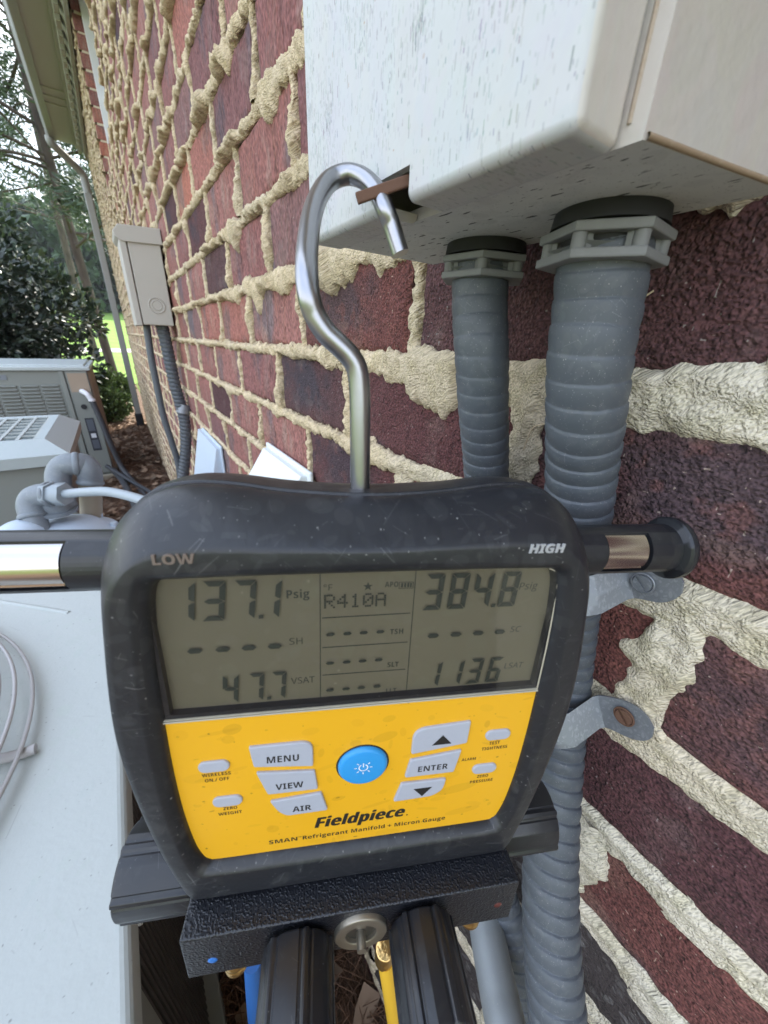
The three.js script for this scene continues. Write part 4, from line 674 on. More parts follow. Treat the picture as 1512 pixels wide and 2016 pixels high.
  part('blue_dot', mm(new THREE.SphereGeometry(2.1, 20, 12).scale(1, 1, 0.25).translate(-64, -88.6, 15.1)), M({ color: [0.03, 0.16, 0.5], roughness: 0.4 }), blk); part('red_dot', mm(new THREE.SphereGeometry(2.0, 20, 12).scale(1, 1, 0.25).translate(68, -86.8, 15.1)), M({ color: [0.11, 0.025, 0.02], roughness: 0.5 }), blk);
  function knobShape(R, n, rid) { const s = new THREE.Shape(), K = n * 24; for (let i = 0; i <= K; i++) { const a = (i / K) * 2 * Math.PI, ph = ((a * n) / (2 * Math.PI)) % 1, d = Math.min(ph, 1 - ph) * (2 * Math.PI * R) / n, r = R - rid * (1 - sstep(d, 0.5, 1.9)) * 0 + (d < 1.7 ? rid * (1 - sstep(d, 1.0, 1.7)) : 0) - (d > 1.7 && d < 2.6 ? 0.5 : 0); i ? s.lineTo(r * Math.cos(a), r * Math.sin(a)) : s.moveTo(r * Math.cos(a), r * Math.sin(a)); } return s; }
  const knobGeo = (R, len, n, rid) => new THREE.ExtrudeGeometry(knobShape(R, n, rid * 0.7), { depth: len - 2, bevelEnabled: true, bevelThickness: 1, bevelSize: 1, bevelOffset: -1, bevelSegments: 3 }).translate(0, 0, 1);
  const kn = (name, u, v, z, ry, R, len, n, turn, scarred) => { const g = knobGeo(R, len, n, 1.5); g.rotateZ(turn); if (ry) g.rotateY(ry); g.translate(u, v, z); return part(name, toCreasedNormals(uvmm(g), 0.6), mat.black, gauge); };
  kn('valve_knob', -27.5, -85, 17, 0, 14.8, 42, 6, 0.25); kn('valve_knob', 28.0, -84.6, 17, 0, 14.2, 34, 6, 0.1);
  part('knob_stem', uvmm(merge(cyl(8, 8, 5).rotateX(Math.PI / 2).translate(-27.5, -85, 16.5), cyl(8, 8, 5).rotateX(Math.PI / 2).translate(28.2, -84.6, 16.5))), mat.blackMatte, gauge);
  kn('side_knob', -77.5, -85.5, -22, -Math.PI / 2, 19.4, 34.5, 6, 0.4); kn('side_knob', 77.5, -85.5, -22, Math.PI / 2, 18.6, 35, 6, 0.1);
  const sg = new THREE.Group(); sg.name = 'sight_glass'; gauge.add(sg);
  part('ring', uvmm(new THREE.LatheGeometry([[7, -1.2], [7, 1.6], [7.5, 2.2], [11.4, 2.2], [12.1, 1.5], [12.1, -1.2]].map(([a, b]) => new THREE.Vector2(a, b)), 56).rotateX(Math.PI / 2).translate(0.4, -85, 15.4)), mat.dullRing, sg);
  part('well', uvmm(merge(new THREE.CylinderGeometry(7.1, 7.1, 0.4, 40).rotateX(Math.PI / 2).translate(0.4, -85, 15.4))), M({ color: [0.16, 0.15, 0.13], metalness: 0.8, roughness: 0.35 }), sg);
  part('plunger', uvmm(merge(cyl(2.1, 2.1, 7, 20).rotateX(Math.PI / 2).translate(0.4, -87, 18.4), box(-1.8, 2.6, -82.4, -78, 14, 16.4))), mat.dullRing, sg);
  // brass hose ports under the block and the hoses on them
  for (const [u, z] of [[-57, 8.5], [59, 8]]) { part('brass_port', uvmm(new THREE.LatheGeometry([[0, -112], [4.6, -112], [5.4, -111], [5.4, -108], [4.8, -107.4], [5.4, -106.8], [5.4, -103], [4.4, -102], [4.4, -99]].map(([a, b]) => new THREE.Vector2(a, b)), 28).translate(u, 0, z)), mat.brass, gauge); }
  // ---- side handles with bright gauge windows
  for (const s of [-1, 1]) {
    const h = new THREE.Group(); h.name = 'handle'; gauge.add(h);
    let barrel = cyl(11.4, 11.4, 74, 48).rotateZ(Math.PI / 2).translate(s * 109, 83.2, -31);
    const w0 = s > 0 ? 107.5 : -127, w1 = s > 0 ? 127.5 : -106;
    barrel = cut(barrel, box(w0 - 1.2, w1 + 1.2, 76.4, 93.6, -26, 0));
    part('barrel', toCreasedNormals(uvmm(barrel.index ? barrel.toNonIndexed() : barrel), 0.5), mat.black, h);
    part('end_flange', toCreasedNormals(uvmm(new THREE.LatheGeometry([[0, 7.4], [11, 7.4], [13.6, 7], [14.6, 6.2], [14.9, 5], [14.8, 3.2], [14, 2.2], [12.8, 1.7], [12.2, 1.4], [11.5, 1.2], [11.3, -8]].map(([a, b]) => new THREE.Vector2(a, b)).reverse(), 48).rotateZ(-s * Math.PI / 2).translate(s * 143, 83.2, -31)), 0.7), mat.black, h);
    const win = new THREE.CylinderGeometry(10.4, 10.4, w1 - w0, 32, 1, true, -0.42, 1.5); // thetaStart faces +z
    win.rotateZ(Math.PI / 2); win.rotateX(0); win.translate((w0 + w1) / 2, 83.2, -31);
    part('bright_window', uvmm(merge(win, rbox(w0 + 0.2, w1 - 0.2, 77.2, 79.2, -26, -22.2, 0.5, 2))), mat.sightMetal, h);
  }
  // ---- hook: bent rod, from the top of the body over the edge of the box
  const inv = gauge.matrixWorld; gauge.updateMatrixWorld(true); const toL = (p) => p.clone().applyMatrix4(new THREE.Matrix4().copy(gauge.matrixWorld).invert());
  const zb = (px, py, off) => { const o = V3(0, 0, off * MM).applyMatrix4(gauge.matrixWorld), n = V3(0, 0, 1).transformDirection(gauge.matrixWorld), r = sight(px, py), t = o.sub(EYE).dot(n) / r.dot(n); return EYE.clone().add(r.multiplyScalar(t)); };
  const hp = [[709, 985], [709, 930], [709, 840], [708, 770], [703, 728], [690, 703], [668, 680], [642, 655], [620, 620], [608, 580], [604, 530], [606, 480], [613, 430], [627, 388], [650, 356], [685, 343], [718, 353], [742, 378], [758, 412], [771, 445], [788, 500]];
  const hk = hp.map(([x, y], i) => { const p = zb(x, y, -27), s = atZ(x, y, 0.1018 - Math.max(0, i - 18) * 0.002); return toL(p.lerp(s, sstep(i, 9, 17.5))); });
  part('hook', boxUV(capped(hk, 0.00285, 220, 22)), mat.chrome, gauge);
}
{ // hoses leaving the gauge downwards
  const hose = (label, m, pts, r) => { const p = pts.map((q) => V3(...q)); const o = thing('refrigerant_hose', label, 'hose', p[0].toArray()); part('hose', boxUV(capped(p.map((q) => q.clone().sub(o.position)), r, 80, 16)), m, o); return o; };
  const w = (u, v, z) => V3(u, v, z).multiplyScalar(0.00078).applyMatrix4(gauge.matrixWorld).toArray();
  const bm = M({ color: [0.02, 0.1, 0.3], roughness: 0.5 }), ym = M({ color: [0.72, 0.42, 0.03], roughness: 0.5 });
  hose('blue refrigerant hose under the left end of the valve block', bm, [[497, 1895, 0.215], [500, 1945, 0.22], [503, 1990, 0.226], [507, 2050, 0.24], [512, 2200, 0.29]].map(([x, y, d]) => atD(x, y, d).toArray()), 0.0048);
  const pts = (q) => q.map(([x, y, d]) => atD(x, y, d).toArray());
  hose('yellow refrigerant hose hanging between the two front valve knobs', ym, pts([[759, 1890, 0.235], [765, 1925, 0.24], [772, 1975, 0.25], [780, 2030, 0.265], [795, 2120, 0.3], [810, 2300, 0.4]]), 0.0052);
  const fit = thing('brass_fitting', 'knurled brass hose fitting above the yellow hose', 'fitting', atD(757, 1876, 0.233).toArray()); part('collar', boxUV(new THREE.LatheGeometry([[0, -9], [6.6, -9], [7, -8], [7, 6], [6, 7.5], [0, 7.5]].map(([a, b]) => new THREE.Vector2(a * 0.00085, b * 0.001)), 28)), mat.brass, fit);
}

// ------------------------------------------------------------------ the air conditioner beside the gauge
{
  const LY = CY - 0.35, x0 = -0.74, x1 = -0.02, z0 = 0.252, z1 = 0.972, cx = -0.38, cz = 0.612;
  const o = thing('air_conditioner', 'pale air conditioner with a wire fan guard in the lower left, close to the gauge', 'air conditioner', [cx, 0, cz]);
  const s = new THREE.Shape(), h = 0.36, q = 0.03; s.moveTo(-h + q, -h); s.lineTo(h - q, -h); s.quadraticCurveTo(h, -h, h, -h + q); s.lineTo(h, h - q); s.quadraticCurveTo(h, h, h - q, h); s.lineTo(-h + q, h); s.quadraticCurveTo(-h, h, -h, h - q); s.lineTo(-h, -h + q); s.quadraticCurveTo(-h, -h, -h + q, -h);
  const c = new THREE.Path(); c.absarc(0, 0, 0.262, 0, 2 * Math.PI); s.holes.push(c);
  const lid = new THREE.ExtrudeGeometry(s, { depth: 0.018, bevelEnabled: true, bevelThickness: 0.006, bevelSize: 0.006, bevelSegments: 4, curveSegments: 64 }); lid.rotateX(-Math.PI / 2); lid.translate(0, LY - 0.024, 0);
  const lidM = part('lid', boxUV(lid), mat.lid, o);
  part('rib', boxUV(merge(capped([[-0.31, LY + 0.0004, -0.178], [-0.222, LY + 0.0014, -0.271], [-0.186, LY + 0.0014, -0.309]].map((p) => [p[0], p[1] - 0.0031, p[2]]), 0.0037, 30, 10))), mat.lid, lidM);
  part('lid_skirt', boxUV(merge(rbox(-h - 0.002, h + 0.002, LY - 0.052, LY - 0.02, -h - 0.002, h + 0.002, 0.004, 2), rbox(-h + 0.004, h - 0.004, LY - 0.075, LY - 0.05, -h + 0.004, h - 0.004, 0.003, 2))), mat.acGrey, o);
  const well = cyl(0.264, 0.264, 0.3, 64); part('fan_well', merge(new THREE.CylinderGeometry(0.2622, 0.25, 0.2, 64, 1, true).translate(0, LY - 0.12, 0), new THREE.CircleGeometry(0.25, 40).rotateX(-Math.PI / 2).translate(0, LY - 0.22, 0)), M({ color: [0.2, 0.2, 0.2], roughness: 0.7, side: THREE.DoubleSide }), o);
  const guard = new THREE.Group(); guard.name = 'fan_guard'; o.add(guard);
  for (let i = 0; i < 15; i++) { const R = 0.295 - i * 0.0105; part('guard_ring', new THREE.TorusGeometry(R, 0.0019, 8, 120).rotateX(Math.PI / 2).translate(0, LY + 0.012 + 0.03 * Math.sqrt(Math.min(1, i / 8)), 0), mat.wire, guard); }
  for (let i = 0; i < 8; i++) { const a = (i / 8) * 2 * Math.PI + 1.68 - Math.PI, p = (r, y) => [r * Math.cos(a), y, r * Math.sin(a)]; part('guard_spoke', capped([p(0.303, LY + 0.0055), p(0.28, LY + 0.007), p(0.2, LY + 0.03), p(0.09, LY + 0.036)], 0.0045, 24, 10), mat.wire, guard); }
  part('screw', boxUV(merge(cyl(0.006, 0.006, 0.006, 6).rotateX(Math.PI / 2).translate(0.186, LY - 0.03, -h - 0.009), cyl(0.0085, 0.0085, 0.002, 20).rotateX(Math.PI / 2).translate(0.186, LY - 0.03, -h - 0.006))), mat.whiteFit, o);
  const side = new THREE.Group(); side.name = 'coil_side'; o.add(side);
  part('coil', boxUV(box(-h + 0.03, h - 0.03, 0.06, LY - 0.06, -h + 0.05, h - 0.03)), mat.fin, side);
  const bg = rbox(-0.0028, 0.0028, 0.06, LY - 0.07, -0.006, 0.006, 0.0015, 1);
  for (let i = 0; i < 46; i++) { part('fin', bg, mat.fin, side).position.set(0.172 - i * 0.0112, 0, -h + 0.034); }
  part('corner_post', boxUV(merge(rbox(0.186, h - 0.002, 0.05, LY - 0.06, -h + 0.012, -h + 0.05, 0.004, 2), rbox(h - 0.04, h - 0.002, 0.05, LY - 0.06, -h + 0.012, h - 0.01, 0.004, 2), rbox(-h + 0.002, -h + 0.05, 0.05, LY - 0.06, -h + 0.012, -h + 0.05, 0.004, 2), rbox(-h + 0.002, -h + 0.05, 0.05, LY - 0.06, h - 0.06, h - 0.012, 0.004, 2))), mat.acGrey, o);
  part('base', boxUV(merge(rbox(-h, h, 0.0, 0.06, -h + 0.004, h, 0.004, 1))), mat.acGrey, o);
}
// ------------------------------------------------------------------ gas piping beyond it
{
  const D = 0.74, at = (x, y, d = D) => atD(x, y, d), o = thing('gas_regulator', 'grey gas pipe elbows and unions on a pale regulator body', 'gas piping', at(120, 1040).toArray());
  const loc = (p) => p.clone().sub(o.position), E = (pts, r, n = 40, m = 24) => boxUV(tube(pts.map(loc), r, n, m));
  const elbow = (name, pts, r, m = mat.pipe) => { const l = pts.map(loc), cv = curve(l), g = [new THREE.TubeGeometry(cv, 40, r, 26)]; for (const u of [0, 1]) { const p = cv.getPoint(u), t = cv.getTangent(u), k = new THREE.TorusGeometry(r * 0.99, r * 0.13, 10, 30); k.scale(1, 1, 1.6); k.lookAt(t); k.translate(p.x, p.y, p.z); g.push(k); } return part(name, boxUV(merge(g)), m, o); };
  elbow('elbow', [at(66, 1016), at(61, 996), at(66, 981), at(80, 975), at(98, 973)], 0.0225);
  elbow('return_bend', [at(117, 962, 0.8), at(115, 938, 0.8), at(121, 921, 0.8), at(134, 914, 0.8), at(150, 913, 0.805), at(164, 914, 0.815), at(174, 922, 0.82), at(178, 940, 0.83), at(178, 950, 0.832)], 0.0232);
  part('coupling', boxUV((() => { const k = new THREE.TorusGeometry(0.0228, 0.003, 10, 30), l = loc(at(150, 913, 0.805)); k.scale(1, 1, 2); k.lookAt(at(164, 914, 0.815).sub(at(134, 914, 0.8))); k.translate(l.x, l.y, l.z); return k; })()), mat.pipe, o);
  part('pipe', E([at(178, 945, 0.832), at(179, 980, 0.85), at(181, 1035, 0.86)], 0.0212), mat.pipeTan, o, 'tan riser pipe');
  part('pipe', E([at(66, 1012), at(70, 1030), at(78, 1056)], 0.0205), mat.pipe, o);
  part('pipe', E([at(117, 958, 0.8), at(113, 985, 0.78), at(112, 1012, 0.77)], 0.019), mat.pipeTan, o);
  const hex = (p, R, h, dir) => { const g = new THREE.CylinderGeometry(R, R, h, 6); g.applyQuaternion(new THREE.Quaternion().setFromUnitVectors(V3(0, 1, 0), dir.clone().normalize())); const l = loc(p); return g.translate(l.x, l.y, l.z); };
  const axis = at(140, 973).sub(at(86, 973)); part('union', boxUV(merge(hex(at(99, 973), 0.026, 0.01, axis), hex(at(107, 973), 0.021, 0.016, axis), hex(at(120, 973), 0.0235, 0.018, axis))), mat.pipePale, o);
  part('hex_bushing', boxUV(merge(hex(at(113, 994, 0.77), 0.032, 0.026, V3(0.05, 1, 0)), cyl(0.034, 0.036, 0.008, 24).translate(...loc(at(113, 1005, 0.77)).toArray()))), mat.pipe, o);
  part('supply_tube', boxUV(capped([at(122, 973), at(165, 969, 0.72), at(210, 968, 0.7), at(255, 977, 0.68), at(300, 992, 0.66), at(340, 1010, 0.64)].map(loc), 0.0088, 60, 16)), mat.pipePale, o);
  // regulator body: cast housing with a bolted rim
  const c = loc(at(120, 1058, 0.78)), b = new THREE.LatheGeometry([[0, 0.035], [0.04, 0.033], [0.07, 0.022], [0.085, 0.008], [0.1, 0.004], [0.104, 0], [0.104, -0.008], [0.09, -0.012], [0.075, -0.04], [0.02, -0.06], [0, -0.06]].map(([x, y]) => new THREE.Vector2(x, y)), 40); b.translate(c.x, c.y, c.z);
  const bolts = []; for (let i = 0; i < 8; i++) { const a = i * 0.785; bolts.push(cyl(0.007, 0.007, 0.014, 6).translate(c.x + 0.094 * Math.cos(a), c.y + 0.006, c.z + 0.094 * Math.sin(a))); }
  part('regulator_body', boxUV(merge(b, bolts, new THREE.SphereGeometry(0.04, 24, 16).scale(1, 0.7, 1).translate(c.x + 0.02, c.y + 0.03, c.z + 0.05))), mat.ventBlue, o);
  part('stand_pipe', boxUV(merge(cyl(0.024, 0.024, c.y + o.position.y - 0.0, 16).translate(c.x, (c.y - o.position.y) / 2, c.z))), mat.pipeTan, o);
}
// ------------------------------------------------------------------ two machines further back
{ // low generator with a vented lid
  const x = -2.02, z0 = 0.445, W = 1.1, top = CY - 0.42, o = thing('generator', 'pale standby generator with a lattice vent in its lid, left of the gas pipes', 'generator', [x, 0, z0]);
  const D = 0.72; // local: front face at x = 0 looking to +x, right end at z = 0
  part('cabinet', boxUV(merge(rbox(-0.04, -0.012, 0.06, top - 0.105, 0.02, W, 0.006, 2), rbox(-D, -D + 0.028, 0.06, top - 0.105, 0.02, W, 0.006, 2), rbox(-D + 0.029, -0.041, 0.06, top - 0.105, 0.02, 0.048, 0.006, 2), rbox(-D + 0.029, -0.041, 0.06, top - 0.105, W - 0.028, W, 0.006, 2))), mat.acGrey, o);
  part('base', boxUV(rbox(-D - 0.02, 0.01, 0, 0.06, 0, W + 0.02, 0.006, 1)), mat.acGrey, o);
  // lid: rim and sloping hood around a recessed vent
  const P = [], quad = (a, b, c, d) => P.push(...a, ...b, ...c, ...a, ...c, ...d), ya = top - 0.1, yb = top - 0.055, yc = top; const ring = (y, e) => [[-D + e - 0.02, y, e - 0.02], [0.02 - e, y, e - 0.02], [0.02 - e, y, W + 0.02 - e], [-D + e - 0.02, y, W + 0.02 - e]];
  const r0 = ring(ya, 0.004), r1 = ring(yb, 0), r2 = ring(yc, 0.075), r3 = ring(yc - 0.004, 0.11), r4 = ring(yc - 0.5, 0.112);
  for (const [A, B] of [[r0, r1], [r1, r2], [r2, r3], [r3, r4]]) for (let i = 0; i < 4; i++) { const j = (i + 1) % 4; quad(A[i], B[i], B[j], A[j]); } quad(r4[0], r4[3], r4[2], r4[1]);
  const g = new THREE.BufferGeometry(); g.setAttribute('position', new THREE.BufferAttribute(new Float32Array(P), 3)); g.computeVertexNormals();
  const lid = part('lid', boxUV(g), M({ map: lidT, color: [0.9, 0.95, 1], roughness: 0.45, side: THREE.DoubleSide }), o);
  const bar = [], n1 = 16, n2 = 7; for (let i = 0; i <= n1; i++) { const z = 0.09 + (i / n1) * (W - 0.18); bar.push(box(-D + 0.09, -0.09, yc - 0.012, yc - 0.004, z - 0.006, z + 0.006)); } for (let i = 0; i <= n2; i++) { const q = -D + 0.09 + (i / n2) * (D - 0.18); bar.push(box(q - 0.005, q + 0.005, yc - 0.011, yc - 0.005, 0.09, W - 0.09)); }
  part('lattice_vent', boxUV(merge(bar)), mat.lid, lid);
  part('latch', boxUV(merge(rbox(-0.03, 0.004, ya - 0.01, ya + 0.03, -0.006, 0.004, 0.003, 1))), mat.blackMatte, o);
}
{ // tall louvred condenser
  const x = -3.9, z0 = 0.375, W = 0.86, H = 0.955, o = thing('louvred_condenser', 'grey louvred air conditioner with a pale top, farthest of the machines', 'air conditioner', [x, 0, z0]);
  part('cabinet', boxUV(merge(rbox(-W + 0.012, -0.012, 0.05, H - 0.04, 0.02, W - 0.012, 0.006, 2))), mat.acGrey, o);
  part('top', boxUV(merge(rbox(-W, 0.012, H - 0.042, H - 0.012, -0.004, W + 0.005, 0.008, 2), rbox(-W + 0.03, -0.03, H - 0.02, H, 0.03, W - 0.03, 0.01, 2))), M({ map: lidT, color: [0.92, 0.96, 1], roughness: 0.4 }), o);
  const lg = rbox(-0.004, 0.011, -0.006, 0.006, -0.052, 0.052, 0.004, 1); lg.rotateZ(-0.5);
  const lou = new THREE.Group(); lou.name = 'louvre_panel'; o.add(lou);
  for (let j = 0; j < 27; j++) for (let i = 0; i < 5; i++) if (j < 9 || i === 0) part(numbered('louvre'), lg, mat.acGrey, lou).position.set(-0.008, H - 0.15 - j * 0.0255, 0.27 + i * 0.122);
  part('name_plate', box(-0.0105, -0.008, H - 0.105, H - 0.07, 0.5, 0.72), M({ map: canvasTex(256, 64, (c, w, h) => { c.fillStyle = '#777d84'; c.fillRect(0, 0, w, h); c.fillStyle = '#2a2c31'; c.fillRect(18, 18, 90, 14); c.fillRect(40, 34, 100, 10); c.fillRect(150, 20, 70, 9); c.fillRect(150, 36, 60, 7); }), roughness: 0.4 }), o);
  part('service_panel', boxUV(merge(rbox(-0.012, 0.002, 0.08, H - 0.045, 0.024, 0.16, 0.004, 2), rbox(-0.012, 0.008, 0.08, H - 0.045, 0.168, 0.196, 0.004, 2))), mat.acGrey, o);
  part('notice', box(0.002, 0.0035, H - 0.2, H - 0.06, 0.03, 0.15), mat.acTan, o, 'faded brown notice');
  const lab = box(0.002, 0.004, 0.28, 0.55, 0.06, 0.12); part('wiring_label', lab, M({ map: canvasTex(64, 256, (c, w, h) => { c.fillStyle = '#2c2f36'; c.fillRect(0, 0, w, h); c.fillStyle = '#cfd2d6'; c.fillRect(14, 120, 36, 34); c.fillStyle = '#565b64'; c.fillRect(8, 10, 48, 90); c.fillRect(8, 170, 48, 70); }), roughness: 0.5 }), o);
  part('side_coil', boxUV(box(-W + 0.04, -0.04, 0.06, H - 0.05, 0.012, 0.03)), mat.acTan, o, 'brown coil side facing the wall');
  part('base', boxUV(rbox(-W - 0.01, 0.01, 0, 0.06, 0.0, W, 0.008, 1)), mat.pipeTan, o);
  // service whip and line set
  const P = (a, b, c) => V3(a, b, c), el = thing('conduit_elbow', 'white elbow fitting on the side of the louvred air conditioner', 'fitting', [x + 0.01, 0.74, z0 + 0.065]);
  part('elbow', boxUV(merge(tube([[0, 0.02, 0.02], [0.03, 0.02, 0.01], [0.052, 0, -0.012], [0.056, -0.04, -0.03]], 0.019, 30, 14), cyl(0.024, 0.024, 0.014, 16).translate(0.056, -0.042, -0.031))), mat.whiteFit, el);
  const cab = (label, pts, r) => { const o = thing('power_cable', label, 'cable', pts[0]); part('sheath', boxUV(tube(pts.map((p) => V3(...p).sub(o.position)), r, 120, 12)), mat.cable, o); };
  cab('dark power whip running down from the white elbow to the ground', [[x + 0.066, 0.7, z0 + 0.034], [x + 0.08, 0.55, z0 + 0.012], [x + 0.1, 0.35, z0 - 0.012], [x + 0.13, 0.14, z0 - 0.05], [x + 0.3, 0.03, z0 - 0.12], [x + 0.8, 0.02, 0.18], [x + 1.3, 0.02, 0.16], [x + 2.0, 0.03, 0.14]], 0.021);
  cab('black insulated pipe lying on the mulch, nearer of two', [[x + 0.02, 0.1, z0 + 0.02], [x + 0.2, 0.05, z0 - 0.03], [x + 0.9, 0.035, 0.27], [x + 1.6, 0.03, 0.2], [x + 2.4, 0.04, 0.12]], 0.026);
  cab('black insulated pipe lying on the mulch near the brick wall', [[x + 0.02, 0.14, z0 + 0.06], [x + 0.3, 0.06, z0 - 0.1], [x + 0.6, 0.04, 0.16], [x + 1.0, 0.04, 0.08], [x + 1.25, 0.1, 0.05]], 0.016);
  part('dark_hole_disc', cyl(0.02, 0.02, 0.01, 20).rotateZ(Math.PI / 2).translate(0.002, 0.64, 0.1), mat.gasket, o);  // solid disc standing for an access hole, the dark inside put into its colour
}
// ------------------------------------------------------------------ ground
const soilT = tex(512, 512, (u, v) => { const a = pf(u, v, 8, 8, 201, 5), g = pn(u, v, 120, 120, 203), s = pn(u, v, 60, 160, 205); return mix3([0.1, 0.062, 0.04], [0.2, 0.13, 0.085], a).map((x) => x * (0.6 + 0.5 * g + 0.3 * s)); }, true, 1 / 1.1);
const soilB = tex(512, 512, (u, v) => pf(u, v, 30, 30, 207, 4), false, 1 / 0.8);
const grassT = tex(512, 512, (u, v) => { const a = pf(u, v, 10, 10, 209, 5), g = pn(u, v, 200, 200, 211); return mix3([0.09, 0.17, 0.028], [0.19, 0.27, 0.05], a).map((x) => x * (0.7 + 0.6 * g)); }, true, 1 / 2.2);
{
  const g = new THREE.PlaneGeometry(700, 700, 1, 1).rotateX(-Math.PI / 2).translate(-20, -0.012, 0); struct('ground', boxUV(g), M({ map: grassT, color: [0.85, 0.75, 0.6], roughness: 1 }));
  let m = new THREE.PlaneGeometry(15, 4.2, 220, 80).rotateX(-Math.PI / 2).translate(-4.5, 0, 2); const p = m.attributes.position; for (let i = 0; i < p.count; i++) p.setY(i, 0.004 + 0.03 * Math.max(0, fbm(p.getX(i) * 1.2, 0, p.getZ(i) * 1.2, 4) + 0.25) * sstep(Math.min(p.getX(i) + 11.8, 4.05 - p.getZ(i), p.getZ(i) + 0.1), 0, 0.3)); m.computeVertexNormals();
  struct('mulch_bed', boxUV(m), M({ map: soilT, bumpMap: soilB, bumpScale: 0.02, roughness: 1 }));
  // lawn that climbs to the trees behind, with a pale lane across it
  const hill = (x) => Math.max(0, -x - 13) * 0.03 + Math.pow(Math.max(0, -x - 26) / 22, 1.3) * 1.35;
  const l = new THREE.PlaneGeometry(80, 120, 120, 20).rotateX(-Math.PI / 2).translate(-52, 0, 0), q = l.attributes.position; for (let i = 0; i < q.count; i++) q.setY(i, hill(q.getX(i)) + 0.002); l.computeVertexNormals();
  struct('lawn', boxUV(l), M({ map: grassT, color: [1.15, 1.25, 1.1], roughness: 1 }));
  const rd = new THREE.PlaneGeometry(2.6, 120, 6, 20).rotateX(-Math.PI / 2).translate(-24.5, 0, 0), w = rd.attributes.position; for (let i = 0; i < w.count; i++) w.setY(i, hill(w.getX(i)) + 0.02); rd.computeVertexNormals();
  struct('lane', boxUV(rd), M({ color: [0.42, 0.4, 0.36], roughness: 0.9 }));
}
{ // pine straw and dead leaves, nobody could count them
  const r = rng(301), geo = tube([[-0.05, 0, 0], [0, 0.004, 0.003], [0.05, 0, 0]], 0.0009, 4, 3), n = 26000, im = new THREE.InstancedMesh(geo, M({ color: [1, 1, 1], roughness: 0.8 }), n), d = new THREE.Object3D(), c = new THREE.Color();
  for (let i = 0; i < n; i++) { const near = i < 15000; d.position.set(near ? -1.6 + r() * 2.2 : -6.5 + r() * 5.5, 0.006 + 0.03 * r(), near ? 0.0 + r() * 0.6 : r() * 1.2); d.rotation.set((r() - 0.5) * 0.6, r() * 6.28, (r() - 0.5) * 0.7); d.scale.set(0.6 + r() * 0.9, 1, 1).multiplyScalar(near ? 1 : 1.5); d.updateMatrix(); im.setMatrixAt(i, d.matrix); const k = 0.35 + 0.8 * r(); im.setColorAt(i, c.setRGB(0.22 * k, 0.115 * k, 0.065 * k)); }
  im.name = 'pine_straw'; im.castShadow = im.receiveShadow = true; scene.add(tag(im, 'brown pine straw lying on the soil along the wall', 'pine straw', null, 'stuff'));
  const lg = new THREE.PlaneGeometry(0.05, 0.03, 2, 1); { const p = lg.attributes.position; for (let i = 0; i < p.count; i++) p.setZ(i, Math.abs(p.getX(i)) * 0.3); lg.computeVertexNormals(); }
  const m2 = 2600, lm = new THREE.InstancedMesh(lg, M({ color: [1, 1, 1], roughness: 0.85, side: THREE.DoubleSide }), m2);
  for (let i = 0; i < m2; i++) { d.position.set(-7 + r() * 7.4, 0.015 + 0.03 * r(), 0.02 + r() * 1.1); d.rotation.set(-1.57 + (r() - 0.5) * 0.9, (r() - 0.5) * 0.8, r() * 6.28); d.scale.setScalar(0.5 + r()); d.updateMatrix(); lm.setMatrixAt(i, d.matrix); const k = 0.4 + 1.1 * r() * r(); lm.setColorAt(i, c.setRGB(0.3 * k, 0.2 * k, 0.13 * k)); }
  lm.name = 'leaf_litter'; lm.castShadow = lm.receiveShadow = true; scene.add(tag(lm, 'dead leaves scattered over the mulch', 'leaf litter', null, 'stuff'));
}

// ------------------------------------------------------------------ planting
const leafGeo = (l, w) => { const g = new THREE.BufferGeometry(); g.setAttribute('position', new THREE.BufferAttribute(new Float32Array([0, 0, 0, w, 0.22 * w, l * 0.45, 0, 0, l, 0, 0, 0, 0, 0, l, -w, 0.22 * w, l * 0.45]), 3)); g.computeVertexNormals(); return g; };
const barkT = tex(256, 256, (u, v) => { const a = pf(u, v, 16, 4, 401, 4); return mix3([0.03, 0.023, 0.019], [0.1, 0.078, 0.062], a); }, true, 1 / 0.7), bark = M({ map: barkT, roughness: 0.95 });
function crown(name, n, geo, place, color, seed, parent, gloss = 0.45, trans = 0.3) {
  const r = rng(seed), d = new THREE.Object3D(), c = new THREE.Color(), m = M({ color: [1, 1, 1], roughness: gloss, side: THREE.DoubleSide, transmission: trans, thickness: 0, vertexColors: parent !== scene });
  if (parent === scene) { // a mass far away: copies
    const im = new THREE.InstancedMesh(geo, m, n);
    for (let i = 0; i < n; i++) { place(d, r, i); d.updateMatrix(); im.setMatrixAt(i, d.matrix); im.setColorAt(i, c.setRGB(...color(r, d))); }
    im.name = name; im.castShadow = im.receiveShadow = true; parent.add(im); return im;
  }
  const gp = geo.attributes.position, k = gp.count, P = new Float32Array(n * k * 3), C = new Float32Array(n * k * 3), v = V3();
  for (let i = 0; i < n; i++) { place(d, r, i); d.updateMatrix(); const q = color(r, d); for (let j = 0; j < k; j++) { v.fromBufferAttribute(gp, j).applyMatrix4(d.matrix); const o = (i * k + j) * 3; P[o] = v.x; P[o + 1] = v.y; P[o + 2] = v.z; C.set(q, o); } }
  const g = new THREE.BufferGeometry(); g.setAttribute('position', new THREE.BufferAttribute(P, 3)); g.setAttribute('color', new THREE.BufferAttribute(C, 3)); g.computeVertexNormals();
  return part(name, g, m, parent);
}
const onSphere = (r) => { const z = 2 * r() - 1, a = 6.2832 * r(), s = Math.sqrt(1 - z * z); return V3(s * Math.cos(a), z, s * Math.sin(a)); };
